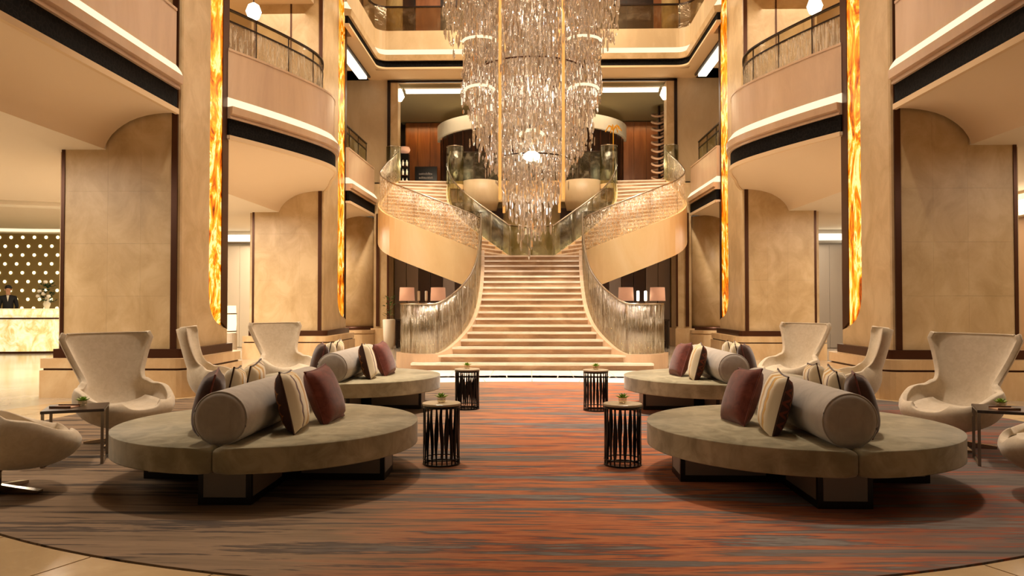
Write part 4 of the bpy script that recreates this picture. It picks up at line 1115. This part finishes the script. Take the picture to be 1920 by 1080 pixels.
# ------------------------------------------------------------------ lounge chairs with a high winged back
def make_chair(label):
    t = thing('lounge_chair', label, 'chair', (0, 0, 0), 'winged lounge chairs round the carpet')
    # row: (centre y, centre z, half width, edge dy, edge dz, curl)
    K = [(0.0, -.43, .385, .17, .05, .02), (.10, -.41, .345, .27, .07, .06), (.22, -.30, .325, .35, .06, .15), (.34, -.14, .325, .385, .03, .22),
         (.45, .02, .335, .385, -.03, .235), (.54, .14, .37, .34, -.11, .20), (.61, .215, .46, .305, -.15, .13), (.68, .255, .56, .268, -.15, .06),
         (.76, .29, .68, .283, -.12, .02), (.85, .325, .83, .335, -.11, .0), (.93, .355, .96, .385, -.11, .0), (.975, .374, 1.045, .418, -.12, .0), (1.0, .385, 1.085, .392, -.12, .0)]
    def row(t_):
        for a, b in zip(K, K[1:]):
            if t_ <= b[0] + 1e-9:
                s = (t_ - a[0]) / (b[0] - a[0]); i = K.index(a)
                p0 = K[max(i - 1, 0)]; p3 = K[min(i + 2, len(K) - 1)]
                return [.5 * ((2 * a[j]) + (b[j] - p0[j]) * s + (2 * p0[j] - 5 * a[j] + 4 * b[j] - p3[j]) * s * s + (3 * a[j] - p0[j] - 3 * b[j] + p3[j]) * s ** 3) for j in range(1, 6)]
    nr, nc = 34, 22
    def surf(off, smin=-1, smax=1, t0=0, t1=1, nr=nr, nc=nc):
        P = []
        for r in range(nr + 1):
            cy_, cz_, w_, dy_, dz_ = row(t0 + (t1 - t0) * r / nr)
            line = []
            for c in range(nc + 1):
                s = smin + (smax - smin) * c / nc
                e = abs(s) ** 2.3
                line.append(Vector((w_ * math.sin(s * PI / 2) * (1 if True else 1), cy_ + dy_ * e, cz_ + dz_ * e)))
            P.append(line)
        # normals
        V = []
        for r in range(nr + 1):
            for c in range(nc + 1):
                du = P[r][min(c + 1, nc)] - P[r][max(c - 1, 0)]; dv = P[min(r + 1, nr)][c] - P[max(r - 1, 0)][c]
                n = du.cross(dv).normalized(); tt = r / nr; ss = abs(smin + (smax - smin) * c / nc); bulge = max(0, 1 - ((tt - .36) / .34) ** 2) * max(0, 1 - ss ** 2); V.append(P[r][c] + n * (off if off > -.01 else off - .11 * bulge))
        return V
    A = surf(.0); B = surf(-.055)
    m = nc + 1; F = []; tot = len(A)
    for r in range(nr):
        for c in range(nc):
            a = r * m + c
            F.append((a, a + 1, a + m + 1, a + m)); F.append((tot + a, tot + a + m, tot + a + m + 1, tot + a + 1))
    for c in range(nc): F.append((c, tot + c, tot + c + 1, c + 1)); a = nr * m + c; F.append((a, a + 1, tot + a + 1, tot + a))
    for r in range(nr):
        a = r * m; F.append((a, a + m, tot + a + m, tot + a)); a = r * m + nc; F.append((a, tot + a, tot + a + m, a + m))
    o = mk('shell', A + B, F, M_chair, t, True)
    bm = bmesh.new(); bm.from_mesh(o.data); bmesh.ops.recalc_face_normals(bm, faces=bm.faces[:]); bm.to_mesh(o.data); bm.free()
    b = o.modifiers.new('b', 'BEVEL'); b.width = .024; b.segments = 3; b.limit_method = 'ANGLE'; b.angle_limit = math.radians(50)
    # seat pad
    PA = surf(.045, -.62, .62, .07, .50, 14, 12); PB = surf(.0, -.68, .68, .05, .53, 14, 12); m2 = 13; n2 = len(PA); F = []
    for r in range(14):
        for c in range(12):
            a = r * m2 + c; F.append((a, a + 1, a + m2 + 1, a + m2))
    for c in range(12): F.append((c, n2 + c, n2 + c + 1, c + 1)); a = 14 * m2 + c; F.append((a, a + 1, n2 + a + 1, n2 + a))
    for r in range(14): a = r * m2; F.append((a, a + m2, n2 + a + m2, n2 + a)); a = r * m2 + 12; F.append((a, n2 + a, n2 + a + m2, a + m2))
    mk('seat_pad', PA + PB, F, M_chair, t, True)
    # edge seam
    rim = [A[nr * m + c] for c in range(nc + 1)]
    V, F = tube([tuple(v + Vector((0, .002, .004))) for v in rim], .008, 6); mk('top_piping', V, F, M_chair, t, True)
    V, F = lathe([(.028, .03), (.028, .15), (.05, .19), (.07, .24)], 16, (0, .03, 0)); mk('column', V, F, M_chrome, t, True)
    for k in range(4):
        a = PI / 4 + k * PI / 2; d = Vector((math.cos(a), math.sin(a), 0)); s_ = Vector((-d.y, d.x, 0))
        c0 = Vector((0, .03, 0)); V = []
        for (rr_, ww, hh) in ((.015, .022, .065), (.14, .024, .045), (.32, .032, .022)):
            for (q, z) in ((-ww, 0.0), (ww, 0.0), (ww, hh), (-ww, hh)): V.append(tuple(c0 + d * rr_ + s_ * q + Vector((0, 0, z + .002))))
        F = [(3, 2, 1, 0), (8, 9, 10, 11)]
        for j in range(2):
            for q in range(4): F.append((j * 4 + q, j * 4 + (q + 1) % 4, (j + 1) * 4 + (q + 1) % 4, (j + 1) * 4 + q))
        mk('foot', V, F, M_chrome, t)
    return t
# chair faces local -Y
c0 = make_chair('cream winged lounge chair beside the near left pillar, turned to the sofa')
spots = [(-4.10, 7.6, 54, 'cream winged lounge chair beside the near left pillar, turned to the sofa'),
         (-4.05, 9.75, 106, 'cream winged lounge chair seen side-on behind the near left sofa'),
         (-3.80, 11.8, 50, 'cream winged lounge chair facing forward beside the far left sofa'),
         (-3.90, 5.6, 136, 'lounge chair cut by the left edge of the picture, only seat and foot in view'),
         (4.12, 7.6, -60, 'cream winged lounge chair in front of the near right pillar'),
         (4.02, 9.75, -106, 'cream winged lounge chair seen side-on behind the near right sofa'),
         (3.95, 11.8, -58, 'cream winged lounge chair turned inward beside the far right sofa'),
         (3.90, 5.60, -116, 'lounge chair cut by the right edge of the picture, only its front in view')]
for i, (x, y, a, lb) in enumerate(spots):
    if i == 0: c0.location = (x, y, .014); c0.rotation_euler = (0, 0, math.radians(a)); c0['label'] = lb
    else: dup(c0, (x, y, .014), math.radians(a), lb)

# ------------------------------------------------------------------ drum side tables
def make_drum(label, top):
    t = thing('drum_table', label, 'table', (0, 0, 0), 'drum tables along the aisle')
    r = .155; n = 22
    base = None
    for k in range(n):
        a = 2 * PI * k / n; V = []; F = []
        N_ = 8; ph = 1 if k % 2 else -1
        for j in range(N_ + 1):
            z = .012 + .49 * j / N_; w_ = .0045 + .0055 * (1 - math.cos(2 * PI * j / N_ * 1.0)) ; da = ph * .035 * math.sin(2 * PI * j / N_)
            for (q, rr_) in ((-1, r - .004), (1, r - .004), (1, r + .004), (-1, r + .004)):
                aa = a + da + q * w_ / r; V.append((rr_ * math.cos(aa), rr_ * math.sin(aa), z))
        for j in range(N_):
            for q in range(4): F.append((j * 4 + q, j * 4 + (q + 1) % 4, (j + 1) * 4 + (q + 1) % 4, (j + 1) * 4 + q))
        F += [(3, 2, 1, 0), tuple(N_ * 4 + q for q in range(4))]
        mk('slat', V, F, M_black, t)
    for z0, z1 in ((0, .014), (.05, .058), (.488, .508)):
        V, F = lathe([(r - .012, z0), (r + .008, z0), (r + .008, z1), (r - .012, z1), (r - .012, z0)], 32, cap=False); mk('hoop', V, F, M_black, t)
    V, F = lathe([(r + .006, .508), (r + .012, .512), (r + .012, .526), (r + .006, .53)], 36); mk('table_top', V, F, top, t)
    return t
M_top = simple('pale_stone_top', '#b5a78c', .25); M_leaf = simple('succulent_green', '#7a9a2a', .5)
d0 = make_drum('near drum table of dark wavy slats at the left of the aisle', M_top); d0.location = (-.785, 6.70, .014)
dup(d0, (.785, 6.70, .014), .15, 'near drum table of dark wavy slats at the right of the aisle')
dup(d0, (-.855, 10.2, .014), .3, 'far drum table of dark wavy slats at the left of the aisle')
dup(d0, (.835, 10.1, .014), .5, 'far drum table of dark wavy slats at the right of the aisle')
def make_succulent(label):
    t = thing('succulent', label, 'plant', (0, 0, 0), 'small succulents on the tables')
    V, F = lathe([(.022, 0), (.034, .01), (.036, .04), (.032, .045)], 16); mk('glass_bowl', V, F, M_clear, t, True)
    for ring, (cnt_, tilt, L) in enumerate(((9, .35, .07), (7, .8, .06), (5, 1.2, .045))):
        for k in range(cnt_):
            a = 2 * PI * (k + .5 * ring) / cnt_; d = Vector((math.cos(a) * math.cos(tilt), math.sin(a) * math.cos(tilt), math.sin(tilt))) * L
            s_ = Vector((-math.sin(a), math.cos(a), 0)) * .011; c = Vector((0, 0, .042))
            V = [c, c + d * .55 + s_, c + d, c + d * .55 - s_, c + d * .5 - Vector((0, 0, .008))]
            mk('leaf', V, [(0, 1, 2, 3), (0, 4, 1), (1, 4, 2), (2, 4, 3), (3, 4, 0)], M_leaf, t)
    return t
su = make_succulent('green succulent in a glass bowl on the near left drum table'); su.location = (-.785, 6.70, .544)
dup(su, (.785, 6.70, .544), .5, 'green succulent in a glass bowl on the near right drum table')
dup(su, (-.855, 10.2, .544), .9, 'green succulent in a glass bowl on the far left drum table')
dup(su, (.835, 10.1, .544), 1.3, 'green succulent in a glass bowl on the far right drum table')

# ------------------------------------------------------------------ low side tables between the lounge chairs
def make_side(label):
    t = thing('side_table', label, 'table', (0, 0, 0), 'dark side tables between lounge chairs')
    V, F = bev_prism([(-.24, -.24), (.24, -.24), (.24, .24), (-.24, .24)], .455, .48, .006, 2); mk('table_top', V, F, M_darkwood, t)
    for sx in (-1, 1):
        mb = MB(); mb.box(sx * .225 - .012, sx * .225 + .012, -.22, .22, .0, .012); mb.build('base_bar', M_steel, t)
        for sy in (-1, 1): box('leg', (sx * .225 - .012, sx * .225 + .012), (sy * .215 - .006, sy * .215 + .006), (.012, .455), M_steel, t)
    return t
st = make_side('dark square side table with steel legs at the far left of the seats'); st.location = (-4.02, 6.72, .014); st.rotation_euler = (0, 0, math.radians(24))
dup(st, (4.12, 6.82, .014), math.radians(-24), 'dark square side table with steel legs at the far right of the seats')
dup(su, (-4.0, 6.78, .494), .2, 'green succulent in a glass bowl on the left square side table')
dup(su, (4.1, 6.86, .494), .2, 'green succulent in a glass bowl on the right square side table')
for sx, s_ in ((-1, 'left'), (1, 'right')):
    t = thing('tray', 'small pinkish tray lying on the %s square side table' % s_, 'tray', (sx * 4.08, 6.68 if sx < 0 else 6.76, .494))
    mb = MB(); x, y = sx * 4.08, (6.68 if sx < 0 else 6.76)
    box('plate', (x - .11, x + .08), (y - .08, y + .06), (.494, .502), simple('tray_rose_' + s_, '#b58a6c', .4), t)
    for a, b, c, d in ((-.11, .08, -.08, -.074), (-.11, .08, .054, .06)): box('rim', (x + a, x + b), (y + c, y + d), (.502, .512), M_bar, t)
